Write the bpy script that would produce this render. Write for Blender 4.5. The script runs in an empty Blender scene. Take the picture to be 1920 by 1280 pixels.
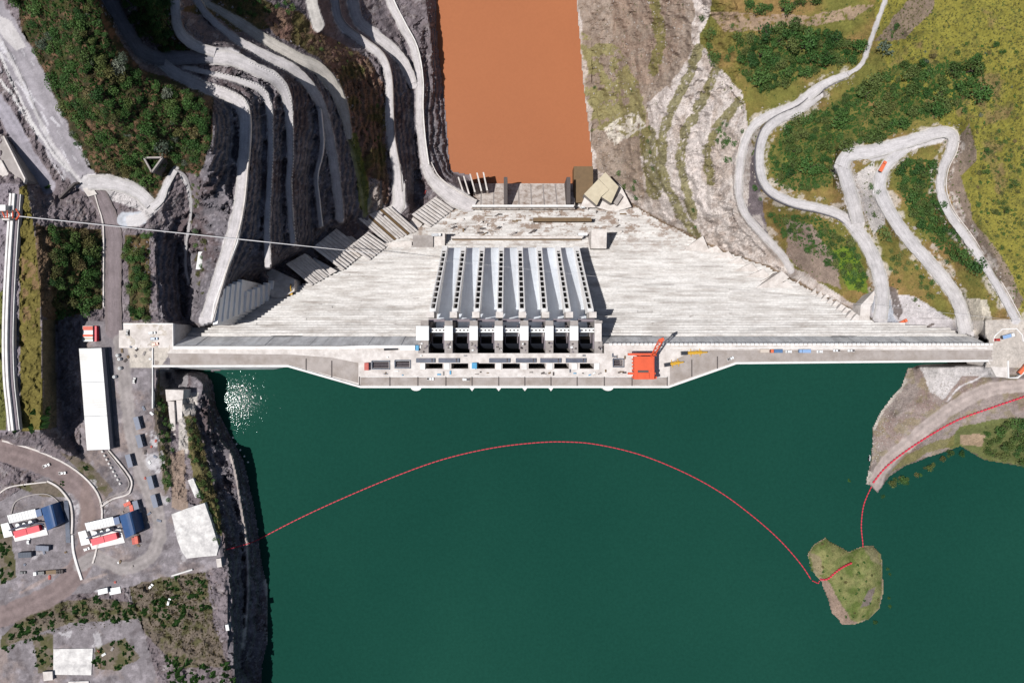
import bpy, math, random
import numpy as np
from mathutils import Vector

# ------------------------------------------------------------------ camera, sky, sun, exposure
SC = bpy.context.scene
CAM_H = 500.0            # drone height above the dam crest (crest = z 0)
S = 0.39                 # metres per photo pixel on the crest level
cam_d = bpy.data.cameras.new('camera'); cam = bpy.data.objects.new('camera', cam_d)
SC.collection.objects.link(cam); SC.camera = cam
cam.location = (0, 0, CAM_H); cam.rotation_euler = (0, 0, 0)
cam_d.sensor_width = 36.0; cam_d.lens = 36.0 * CAM_H / (1920 * S); cam_d.clip_start = 5; cam_d.clip_end = 4000
SUN = Vector((-0.378, -0.082, 0.92)).normalized()
world = bpy.data.worlds.new('World'); SC.world = world; world.use_nodes = True
wn = world.node_tree
sky = wn.nodes.new('ShaderNodeTexSky'); sky.sky_type = 'NISHITA'; sky.sun_disc = False
sky.sun_elevation = math.asin(SUN.z); sky.sun_rotation = math.atan2(SUN.x, SUN.y)
wn.links.new(sky.outputs[0], wn.nodes['Background'].inputs[0])
wn.nodes['Background'].inputs[1].default_value = 0.062
sl = bpy.data.lights.new('sun', 'SUN'); sl.energy = 5.0; sl.angle = math.radians(0.5); sl.color = (1.0, 0.975, 0.945)
sun = bpy.data.objects.new('sun', sl); SC.collection.objects.link(sun)
sun.location = (-300, -80, 700); sun.rotation_euler = (-SUN).to_track_quat('-Z', 'Y').to_euler()
SC.view_settings.view_transform = 'Standard'; SC.view_settings.look = 'None'
SC.view_settings.exposure = 0.25; SC.view_settings.gamma = 1.0

rng = random.Random(7); nr = np.random.RandomState(11)
COL = SC.collection

# ------------------------------------------------------------------ helpers
def W(px, py, z=0.0):
    k = S * (CAM_H - z) / CAM_H
    return ((px - 960) * k, (640 - py) * k, z)
def lin(c):
    c = c / 255.0
    return c / 12.92 if c <= 0.04045 else ((c + 0.055) / 1.055) ** 2.4
def C(r, g, b, k=0.62):
    return (lin(r) * k, lin(g) * k, lin(b) * k)

class NT:
    def __init__(s, m): s.t = m.node_tree; s.n = s.t.nodes; s.l = s.t.links
    def new(s, typ, **kw):
        n = s.n.new(typ)
        for k, v in kw.items(): setattr(n, k, v)
        return n
def noise(nt, vec, scale, detail=4, rough=0.55, stretch=None):
    if stretch:
        mp = nt.new('ShaderNodeMapping'); mp.inputs['Scale'].default_value = stretch
        nt.l.new(vec, mp.inputs[0]); vec = mp.outputs[0]
    n = nt.new('ShaderNodeTexNoise'); n.inputs['Scale'].default_value = scale
    n.inputs['Detail'].default_value = detail; n.inputs['Roughness'].default_value = rough
    nt.l.new(vec, n.inputs['Vector']); return n.outputs['Fac']
def ramp(nt, fac, stops):
    r = nt.new('ShaderNodeValToRGB'); e = r.color_ramp.elements
    while len(e) < len(stops): e.new(0.5)
    for el, (p, c) in zip(e, stops):
        el.position = p; el.color = (c, c, c, 1) if not hasattr(c, '__len__') else (*c, 1)
    nt.l.new(fac, r.inputs[0]); return r.outputs[0]
def mix(nt, typ, fac, a, b):
    m = nt.new('ShaderNodeMix', data_type='RGBA', blend_type=typ)
    for sock, v in ((m.inputs[0], fac), (m.inputs[6], a), (m.inputs[7], b)):
        if hasattr(v, 'is_linked'): nt.l.new(v, sock)
        elif hasattr(v, '__len__'): sock.default_value = (*v, 1)
        else: sock.default_value = v
    return m.outputs[2]
def mat(name, color, rough=0.85, var=0.25, scale=0.25, stain=None, stain_amt=0.0, stretch=None, bump=0.0, metal=0.0, rand=0.0, detail=5, spec=0.3):
    m = bpy.data.materials.new(name); m.use_nodes = True; nt = NT(m); b = nt.n['Principled BSDF']
    g = nt.new('ShaderNodeNewGeometry').outputs['Position']
    c = color
    if var:
        f = ramp(nt, noise(nt, g, scale, detail), [(0.25, 1 - var), (0.75, 1 + var * 0.6)])
        c = mix(nt, 'MULTIPLY', 1.0, color, f)
    if stain:
        f = ramp(nt, noise(nt, g, scale * 0.35, 7, 0.68, stretch), [(0.52 - 0.10, 0.0), (0.70, 1.0)])
        mm = nt.new('ShaderNodeMath', operation='MULTIPLY'); nt.l.new(f, mm.inputs[0]); mm.inputs[1].default_value = stain_amt
        c = mix(nt, 'MIX', mm.outputs[0], c, stain)
    if rand:
        oi = nt.new('ShaderNodeObjectInfo').outputs['Random']
        c = mix(nt, 'MULTIPLY', 1.0, c, ramp(nt, oi, [(0, 1 - rand), (1, 1 + rand * 0.5)]))
    if hasattr(c, 'is_linked'): nt.l.new(c, b.inputs['Base Color'])
    else: b.inputs['Base Color'].default_value = (*c, 1)
    b.inputs['Roughness'].default_value = rough; b.inputs['Metallic'].default_value = metal
    b.inputs['Specular IOR Level'].default_value = spec
    if bump:
        bp = nt.new('ShaderNodeBump'); bp.inputs['Strength'].default_value = 1.0; bp.inputs['Distance'].default_value = bump
        nt.l.new(noise(nt, g, scale * 3, 6, 0.6), bp.inputs['Height']); nt.l.new(bp.outputs[0], b.inputs['Normal'])
    return m

def tag(o, label=None, cat=None, group=None, kind=None):
    if label and not kind: kind = 'thing'
    for k, v in (('label', label), ('category', cat), ('group', group), ('kind', kind)):
        if v: o[k] = v
    return o
def empty(name, loc=(0, 0, 0), label=None, cat=None, group=None):
    o = bpy.data.objects.new(name, None); COL.objects.link(o); o.location = loc
    o.empty_display_size = 1.0
    return tag(o, label, cat, group)
class MB:
    def __init__(s): s.v = []; s.f = []
    def poly(s, pts):
        i = len(s.v); s.v += [tuple(p) for p in pts]; s.f.append(tuple(range(i, i + len(pts)))); return s
    def prism(s, poly, z0, z1):
        """world xy outline, bottom z0 (number) to top z1 (number or list)"""
        n = len(poly); i = len(s.v)
        zt = z1 if hasattr(z1, '__len__') else [z1] * n
        zb = z0 if hasattr(z0, '__len__') else [z0] * n
        s.v += [(x, y, zb[k]) for k, (x, y) in enumerate(poly)] + [(x, y, zt[k]) for k, (x, y) in enumerate(poly)]
        s.f.append(tuple(range(i + n, i + 2 * n))); s.f.append(tuple(range(i + n - 1, i - 1, -1)))
        for k in range(n):
            j = (k + 1) % n; s.f.append((i + k, i + j, i + n + j, i + n + k))
        return s
    def pprism(s, poly, z0, z1):
        """photo-pixel outline of the top face"""
        z = z1 if not hasattr(z1, '__len__') else None
        pts = [W(x, y, z if z is not None else z1[k])[:2] for k, (x, y) in enumerate(poly)]
        return s.prism(pts, z0, z1)
    def prect(s, x0, y0, x1, y1, z0, z1):
        return s.pprism([(x0, y1), (x1, y1), (x1, y0), (x0, y0)], z0, z1)
    def box(s, c, d, rz=0.0, taper=1.0):
        cx, cy, cz = c; hx, hy, hz = d[0] / 2, d[1] / 2, d[2] / 2; i = len(s.v); ca, sa = math.cos(rz), math.sin(rz)
        for sz in (-1, 1):
            t = taper if sz > 0 else 1.0
            for sx, sy in ((-1, -1), (1, -1), (1, 1), (-1, 1)):
                x, y = sx * hx * t, sy * hy * t
                s.v.append((cx + x * ca - y * sa, cy + x * sa + y * ca, cz + sz * hz))
        for f in ((3, 2, 1, 0), (4, 5, 6, 7), (0, 1, 5, 4), (1, 2, 6, 5), (2, 3, 7, 6), (3, 0, 4, 7)):
            s.f.append(tuple(i + k for k in f))
        return s
    def tube(s, pts, r, n=6):
        i = len(s.v); m = len(pts); pv = [Vector(p) for p in pts]
        rr = r if hasattr(r, '__len__') else [r] * m
        for k, p in enumerate(pv):
            d = (pv[min(k + 1, m - 1)] - pv[max(k - 1, 0)]).normalized()
            a = d.cross(Vector((0, 0, 1)));  a = a.normalized() if a.length > 1e-3 else Vector((1, 0, 0))
            b = a.cross(d)
            for q in range(n):
                t = 2 * math.pi * q / n; s.v.append(tuple(p + (a * math.cos(t) + b * math.sin(t)) * rr[k]))
        for k in range(m - 1):
            for q in range(n):
                s.f.append((i + k * n + q, i + k * n + (q + 1) % n, i + (k + 1) * n + (q + 1) % n, i + (k + 1) * n + q))
        s.f.append(tuple(i + q for q in range(n - 1, -1, -1))); s.f.append(tuple(i + (m - 1) * n + q for q in range(n)))
        return s
    def ribbon(s, pts, w, h, zoff=0.0):
        """upright wall along world points: width w, top h above the points, foot 1.5 below"""
        n = len(pts); i = len(s.v); P = [Vector(p) for p in pts]
        for k, p in enumerate(P):
            d = P[min(k + 1, n - 1)] - P[max(k - 1, 0)]; nn = Vector((-d.y, d.x, 0)).normalized() * w / 2
            for q, z in ((nn, -1.5), (nn, h), (-nn, h), (-nn, -1.5)):
                s.v.append((p.x + q.x, p.y + q.y, p.z + zoff + z))
        for k in range(n - 1):
            a = i + 4 * k; b = a + 4
            for u in range(4): s.f.append((a + u, a + (u + 1) % 4, b + (u + 1) % 4, b + u))
        s.f.append((i, i + 1, i + 2, i + 3)); e = i + 4 * (n - 1); s.f.append((e + 3, e + 2, e + 1, e))
        return s
    def mesh(s, name, off=(0, 0, 0)):
        me = bpy.data.meshes.new(name)
        me.from_pydata([(x - off[0], y - off[1], z - off[2]) for x, y, z in s.v], [], s.f); return me
    def build(s, name, m, parent=None, loc=None, smooth=False):
        off = tuple(parent_world(parent)) if parent is not None else (0, 0, 0)
        if loc is not None: off = loc
        me = s.mesh(name, off); me.materials.append(m)
        if smooth: me.polygons.foreach_set('use_smooth', [True] * len(me.polygons))
        o = bpy.data.objects.new(name, me); COL.objects.link(o); o.parent = parent
        if loc is not None and parent is None: o.location = loc
        return o
def parent_world(p):
    v = Vector((0, 0, 0))
    while p is not None: v = v + p.location; p = p.parent
    return v
KIDS = {}
def copy_tree(o, parent=None):
    c = o.copy(); COL.objects.link(c); c.parent = parent
    for ch in o.children: copy_tree(ch, c)
    return c
# ------------------------------------------------------------------ terrain: heights and surface colours
def axis(lo, hi, step, n, g):
    out = [step * (g ** (k + 1) - 1) / (g - 1) * 1.0 for k in range(n)]
    core = list(np.arange(lo, hi + step, step))
    return np.array([lo - o for o in out][::-1] + core + [core[-1] + o for o in out])
XS = axis(-40, 1962, 2.2, 26, 1.13); YS = axis(-40, 1322, 2.2, 26, 1.13)
PX, PY = np.meshgrid(XS, YS); NY, NX = PX.shape
_tb = [np.random.RandomState(100 + k).rand(256, 256) for k in range(8)]
def vn(x, y, k=0):
    xi = np.floor(x).astype(int); yi = np.floor(y).astype(int); fx = x - xi; fy = y - yi
    fx = fx * fx * (3 - 2 * fx); fy = fy * fy * (3 - 2 * fy); t = _tb[k % 8]
    a = t[yi & 255, xi & 255]; b = t[yi & 255, (xi + 1) & 255]; c = t[(yi + 1) & 255, xi & 255]; d = t[(yi + 1) & 255, (xi + 1) & 255]
    return (a * (1 - fx) + b * fx) * (1 - fy) + (c * (1 - fx) + d * fx) * fy
def fbm(x, y, k=0, o=4, g=0.5):
    s = 0; a = 1; t = 0
    for i in range(o):
        ca, sa = math.cos(0.5 + 1.1 * i) * 2.03 ** i, math.sin(0.5 + 1.1 * i) * 2.03 ** i; s = s + a * vn(x * ca - y * sa + 17.3 * i, x * sa + y * ca + 9.1 * i, k + i); t += a; a *= g
    return s / t - 0.5
def win(x0, y0, x1, y1):
    return slice(max(np.searchsorted(YS, y0) - 1, 0), np.searchsorted(YS, y1) + 1), slice(max(np.searchsorted(XS, x0) - 1, 0), np.searchsorted(XS, x1) + 1)
WX = 16 * fbm(PX / 40, PY / 40, 1, 4, 0.6); WY = 16 * fbm(PX / 40, PY / 40, 4, 4, 0.6)
def inside(poly, warp=0.0):
    p = np.array(poly, float); pad = 12 * warp + 3
    sy, sx = win(p[:, 0].min() - pad, p[:, 1].min() - pad, p[:, 0].max() + pad, p[:, 1].max() + pad)
    x = PX[sy, sx] + warp * WX[sy, sx]; y = PY[sy, sx] + warp * WY[sy, sx]; r = np.zeros(x.shape, bool); n = len(p)
    for i in range(n):
        (x0, y0), (x1, y1) = p[i], p[(i + 1) % n]
        if y0 == y1: continue
        c = ((y0 > y) != (y1 > y)); r ^= c & (x < (x1 - x0) * (y - y0) / (y1 - y0) + x0)
    m = np.zeros(PX.shape, bool); m[sy, sx] = r; return m
def along(pts, R):
    """distance to a polyline and the z of its nearest point, in photo pixels on the ground sheet"""
    D = np.full(PX.shape, 1e9); Z = np.zeros(PX.shape)
    for a, b in zip(pts[:-1], pts[1:]):
        sy, sx = win(min(a[0], b[0]) - R, min(a[1], b[1]) - R, max(a[0], b[0]) + R, max(a[1], b[1]) + R)
        x = PX[sy, sx] - a[0]; y = PY[sy, sx] - a[1]; dx, dy = b[0] - a[0], b[1] - a[1]
        t = np.clip((x * dx + y * dy) / (dx * dx + dy * dy + 1e-9), 0, 1); d = np.hypot(x - t * dx, y - t * dy)
        o = d < D[sy, sx]; D[sy, sx][o] = d[o]
        if len(a) > 2: Z[sy, sx][o] = (a[2] + t * (b[2] - a[2]))[o]
    return D, Z
def smooth_line(pts, n=4):
    """Catmull-Rom through the points"""
    p = [np.array(q, float) for q in pts]; out = []
    for i in range(len(p) - 1):
        a, b, c, d = p[max(i - 1, 0)], p[i], p[i + 1], p[min(i + 2, len(p) - 1)]
        for k in range(n):
            t = k / n; out.append(tuple(0.5 * (2 * b + (c - a) * t + (2 * a - 5 * b + 4 * c - d) * t * t + (3 * b - a - 3 * c + d) * t ** 3)))
    out.append(tuple(p[-1])); return out
def face_d(py):
    """depth below the crest of the dam's downstream face seen at photo row py"""
    lo, hi = 20.0, 245.0
    for _ in range(40):
        m = (lo + hi) / 2; y = 640 - (3.3 + 0.702 * (m - 20)) / (S * (1 + m / CAM_H))
        if y > py: lo = m
        else: hi = m
    return (lo + hi) / 2
ZR, ZL = -232.0, -40.0      # river and reservoir levels
ROAD_G = C(212, 206, 206); ROAD_W = C(208, 203, 203); ROAD_D = C(128, 118, 122); YARD = C(138, 131, 134)
# polyline roads: points (px, py, z), width px, colour
ROADS = dict(
 b7=([(726, -90, -190), (728, -10, -192), (752, 45, -194), (776, 92, -196), (786, 150, -197), (786, 205, -198), (790, 260, -200), (797, 310, -202)], [16, 16, 16, 15, 14, 14, 14, 16], ROAD_G),
 b7e=([(797, 310, -202), (812, 338, -203), (840, 362, -204), (870, 380, -205), (890, 388, -206)], [18, 24, 34, 36, 26], ROAD_G),
 b7i=([(652, -90, -165), (660, -10, -168), (671, 38, -172), (700, 64, -177), (735, 92, -183), (760, 122, -189), (774, 158, -196)], [22, 22, 22, 22, 22, 20, 18], ROAD_G),
 b6=([(620, -90, -140), (628, 0, -146), (641, 46, -150), (680, 77, -156), (714, 105, -160), (728, 145, -162), (731, 215, -164), (734, 262, -165), (744, 320, -167), (747, 360, -168)], [18, 18, 16, 16, 16, 15, 15, 15, 18, 24], ROAD_G),
 b6e=([(747, 345, -168), (748, 380, -169), (738, 398, -170)], 26, ROAD_G),
 t3=([(352, -60, -30), (375, -5, -36), (408, 18, -40), (450, 44, -46), (500, 76, -54), (560, 110, -66), (598, 130, -77), (626, 165, -90), (645, 210, -104), (655, 262, -117)], [12, 13, 14, 18, 21, 23, 26, 25, 20, 10], C(205, 198, 190)),
 t3g=([(655, 262, -122), (664, 300, -128), (675, 350, -136), (684, 405, -146)], 6, C(150, 150, 110)),
 b4b=([(340, -60, -14), (372, 5, -19), (395, 35, -23), (440, 72, -30), (500, 105, -40), (550, 130, -50), (585, 168, -64), (603, 202, -78), (616, 250, -94), (626, 310, -104), (634, 370, -112), (638, 412, -116)], [12, 14, 14, 15, 20, 20, 20, 19, 18, 18, 17, 15], ROAD_G),
 b4=([(598, 205, -74), (603, 260, -84), (601, 290, -89), (592, 330, -95), (596, 380, -100), (601, 425, -104)], 7, ROAD_G),
 b3=([(400, 108, 0), (440, 112, -3), (480, 130, -8), (518, 150, -16), (538, 185, -27), (543, 230, -38), (544, 300, -46), (541, 345, -51), (544, 400, -56), (549, 458, -60)], [30, 30, 26, 24, 20, 15, 12, 11, 11, 10], ROAD_G),
 b2=([(345, 126, 0), (400, 139, -2), (450, 152, -6), (488, 168, -11), (503, 195, -17), (507, 240, -22), (507, 300, -25), (504, 360, -27), (501, 420, -29), (502, 498, -31)], [10, 10, 12, 14, 14, 12, 11, 11, 12, 14], ROAD_G),
 b1=([(290, 105, 3), (330, 138, 3), (380, 162, 3), (425, 178, 3), (452, 196, 3), (459, 225, 3), (458, 270, 3), (454, 320, 2), (448, 380, 2), (438, 430, 1), (420, 490, 0), (402, 550, 0), (388, 600, 0)], [22, 22, 24, 24, 26, 22, 20, 20, 21, 23, 24, 26, 30], ROAD_G),
 l2=([(180, -70, 34), (205, -2, 27), (234, 50, 20), (262, 92, 11), (298, 110, 4), (350, 108, 1), (400, 106, 0)], 27, C(150, 148, 155)),
 t1=([(326, -60, 24), (329, 15, 18), (337, 60, 11), (366, 86, 4), (405, 99, 0)], 20, ROAD_G),
 tj=([(370, 100, 1), (420, 103, -2), (440, 108, -4)], 30, ROAD_G),
 tp=([(575, -40, -95), (588, 15, -97), (597, 48, -99)], 24, C(200, 195, 190)),
 l1=([(-80, -110, 60), (0, 50, 45), (42, 120, 36), (74, 190, 28), (104, 260, 20), (145, 322, 12), (178, 352, 9)], [60, 58, 60, 62, 60, 48, 34], C(166, 160, 165)),
 l1w=([(-60, -20, 50), (5, 85, 42), (30, 130, 36), (62, 200, 28), (92, 262, 20), (118, 300, 15), (150, 340, 10), (180, 372, 8)], 9, ROAD_W),
 lw=([(-80, 110, 38), (0, 200, 30), (30, 250, 24), (58, 300, 18), (90, 350, 12)], 30, C(176, 170, 178)),
 j1=([(178, 352, 9), (200, 395, 6), (213, 440, 4), (213, 500, 3), (212, 560, 1), (214, 620, 0)], 33, C(140, 128, 130)),
 j1w=([(178, 362, 9), (186, 390, 7), (192, 410, 6), (195, 440, 5), (195, 575, 1)], 5, ROAD_G),
 j2=([(165, 342, 10), (215, 345, 10), (255, 358, 9), (283, 385, 8)], [30, 30, 28, 26], ROAD_W),
 j3=([(283, 388, 8), (300, 375, 10), (315, 340, 14), (330, 318, 16)], [20, 16, 14, 12], ROAD_W),
 j4=([(330, 318, 16), (348, 332, 12), (357, 360, 4), (358, 400, -8), (350, 450, -20), (348, 500, -28), (354, 530, -30)], 6, C(190, 185, 185)),
 jp=([(232, 412, 6), (262, 410, 6)], 26, C(205, 208, 215)),
 ya=([(0, 845, 10), (60, 862, 9), (120, 890, 6), (160, 925, 4), (172, 960, 2), (165, 1010, 0), (150, 1060, 0), (110, 1105, 0), (40, 1140, 0), (-60, 1180, 0)], 40, C(140, 124, 122)),
 yb=([(225, 640, 0), (235, 720, 0), (245, 800, 0), (262, 880, 0), (290, 950, 0), (300, 1000, 0), (280, 1045, 0), (230, 1065, 0), (180, 1045, 0), (150, 1060, 0)], 26, C(160, 152, 150)),
 r1=([(1484, 508, -100), (1466, 478, -97), (1436, 446, -92), (1402, 408, -87), (1387, 372, -83), (1386, 330, -80), (1393, 280, -75), (1410, 240, -70), (1442, 217, -65), (1490, 200, -60), (1520, 177, -56), (1550, 155, -50), (1590, 139, -43)], [14, 15, 15, 15, 15, 16, 16, 17, 18, 20, 22, 16, 12], ROAD_W),
 r1n=([(1590, 139, -43), (1616, 120, -36), (1628, 90, -29), (1640, 55, -20), (1655, 15, -11), (1668, -25, -4), (1690, -100, 5)], 9, ROAD_W),
 r2=([(1536, 178, -57), (1500, 206, -57), (1462, 224, -57), (1436, 246, -57), (1425, 285, -57), (1428, 330, -56), (1448, 360, -54), (1490, 380, -51), (1540, 391, -48), (1580, 406, -46), (1607, 432, -44)], [16, 16, 18, 18, 17, 16, 16, 17, 18, 20, 26], ROAD_W),
 r2e=([(1607, 432, -44), (1632, 470, -41), (1650, 520, -38), (1655, 560, -36), (1650, 600, -35)], 28, ROAD_W),
 r3=([(1578, 312, -22), (1592, 290, -20), (1640, 283, -17), (1690, 269, -14), (1730, 257, -11), (1762, 248, -8), (1786, 254, -6), (1784, 280, -6), (1768, 315, -6), (1764, 355, -6), (1778, 398, -5), (1812, 445, -4), (1848, 500, -2), (1878, 550, -1), (1905, 600, 0)], [30, 28, 28, 26, 24, 24, 22, 20, 18, 17, 17, 17, 16, 16, 18], ROAD_W),
 r3b=([(1640, 290, -17), (1700, 272, -14), (1760, 252, -9)], 28, ROAD_W),
 r3a=([(1580, 312, -22), (1590, 345, -28), (1602, 385, -38), (1609, 420, -43)], 28, ROAD_W),
 r4=([(1700, 278, -14), (1668, 302, -16), (1650, 335, -18), (1655, 372, -20), (1690, 430, -23), (1730, 478, -26), (1768, 522, -26), (1798, 568, -23), (1812, 625, -18)], [20, 22, 24, 26, 26, 26, 28, 28, 30], ROAD_W),
 rp=([(1640, 912, -38), (1660, 870, -35), (1710, 825, -30), (1770, 775, -24), (1840, 735, -15), (1920, 722, -8), (2050, 720, 0)], 26, C(178, 164, 158)),
 lc=([(432, 850, -21), (442, 890, -21), (450, 940, -22), (460, 1000, -22), (464, 1050, -22), (465, 1110, -22), (460, 1170, -22), (455, 1215, -22)], 5, C(196, 184, 176)),
 lw2=([(497, 1088, -38), (503, 1120, -38), (505, 1160, -38), (503, 1200, -38)], 7, C(190, 180, 172)),
 rq=([(1776, 752, -24), (1800, 725, -18), (1830, 712, -12), (1852, 698, -6)], 3, ROAD_W),
)
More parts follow.
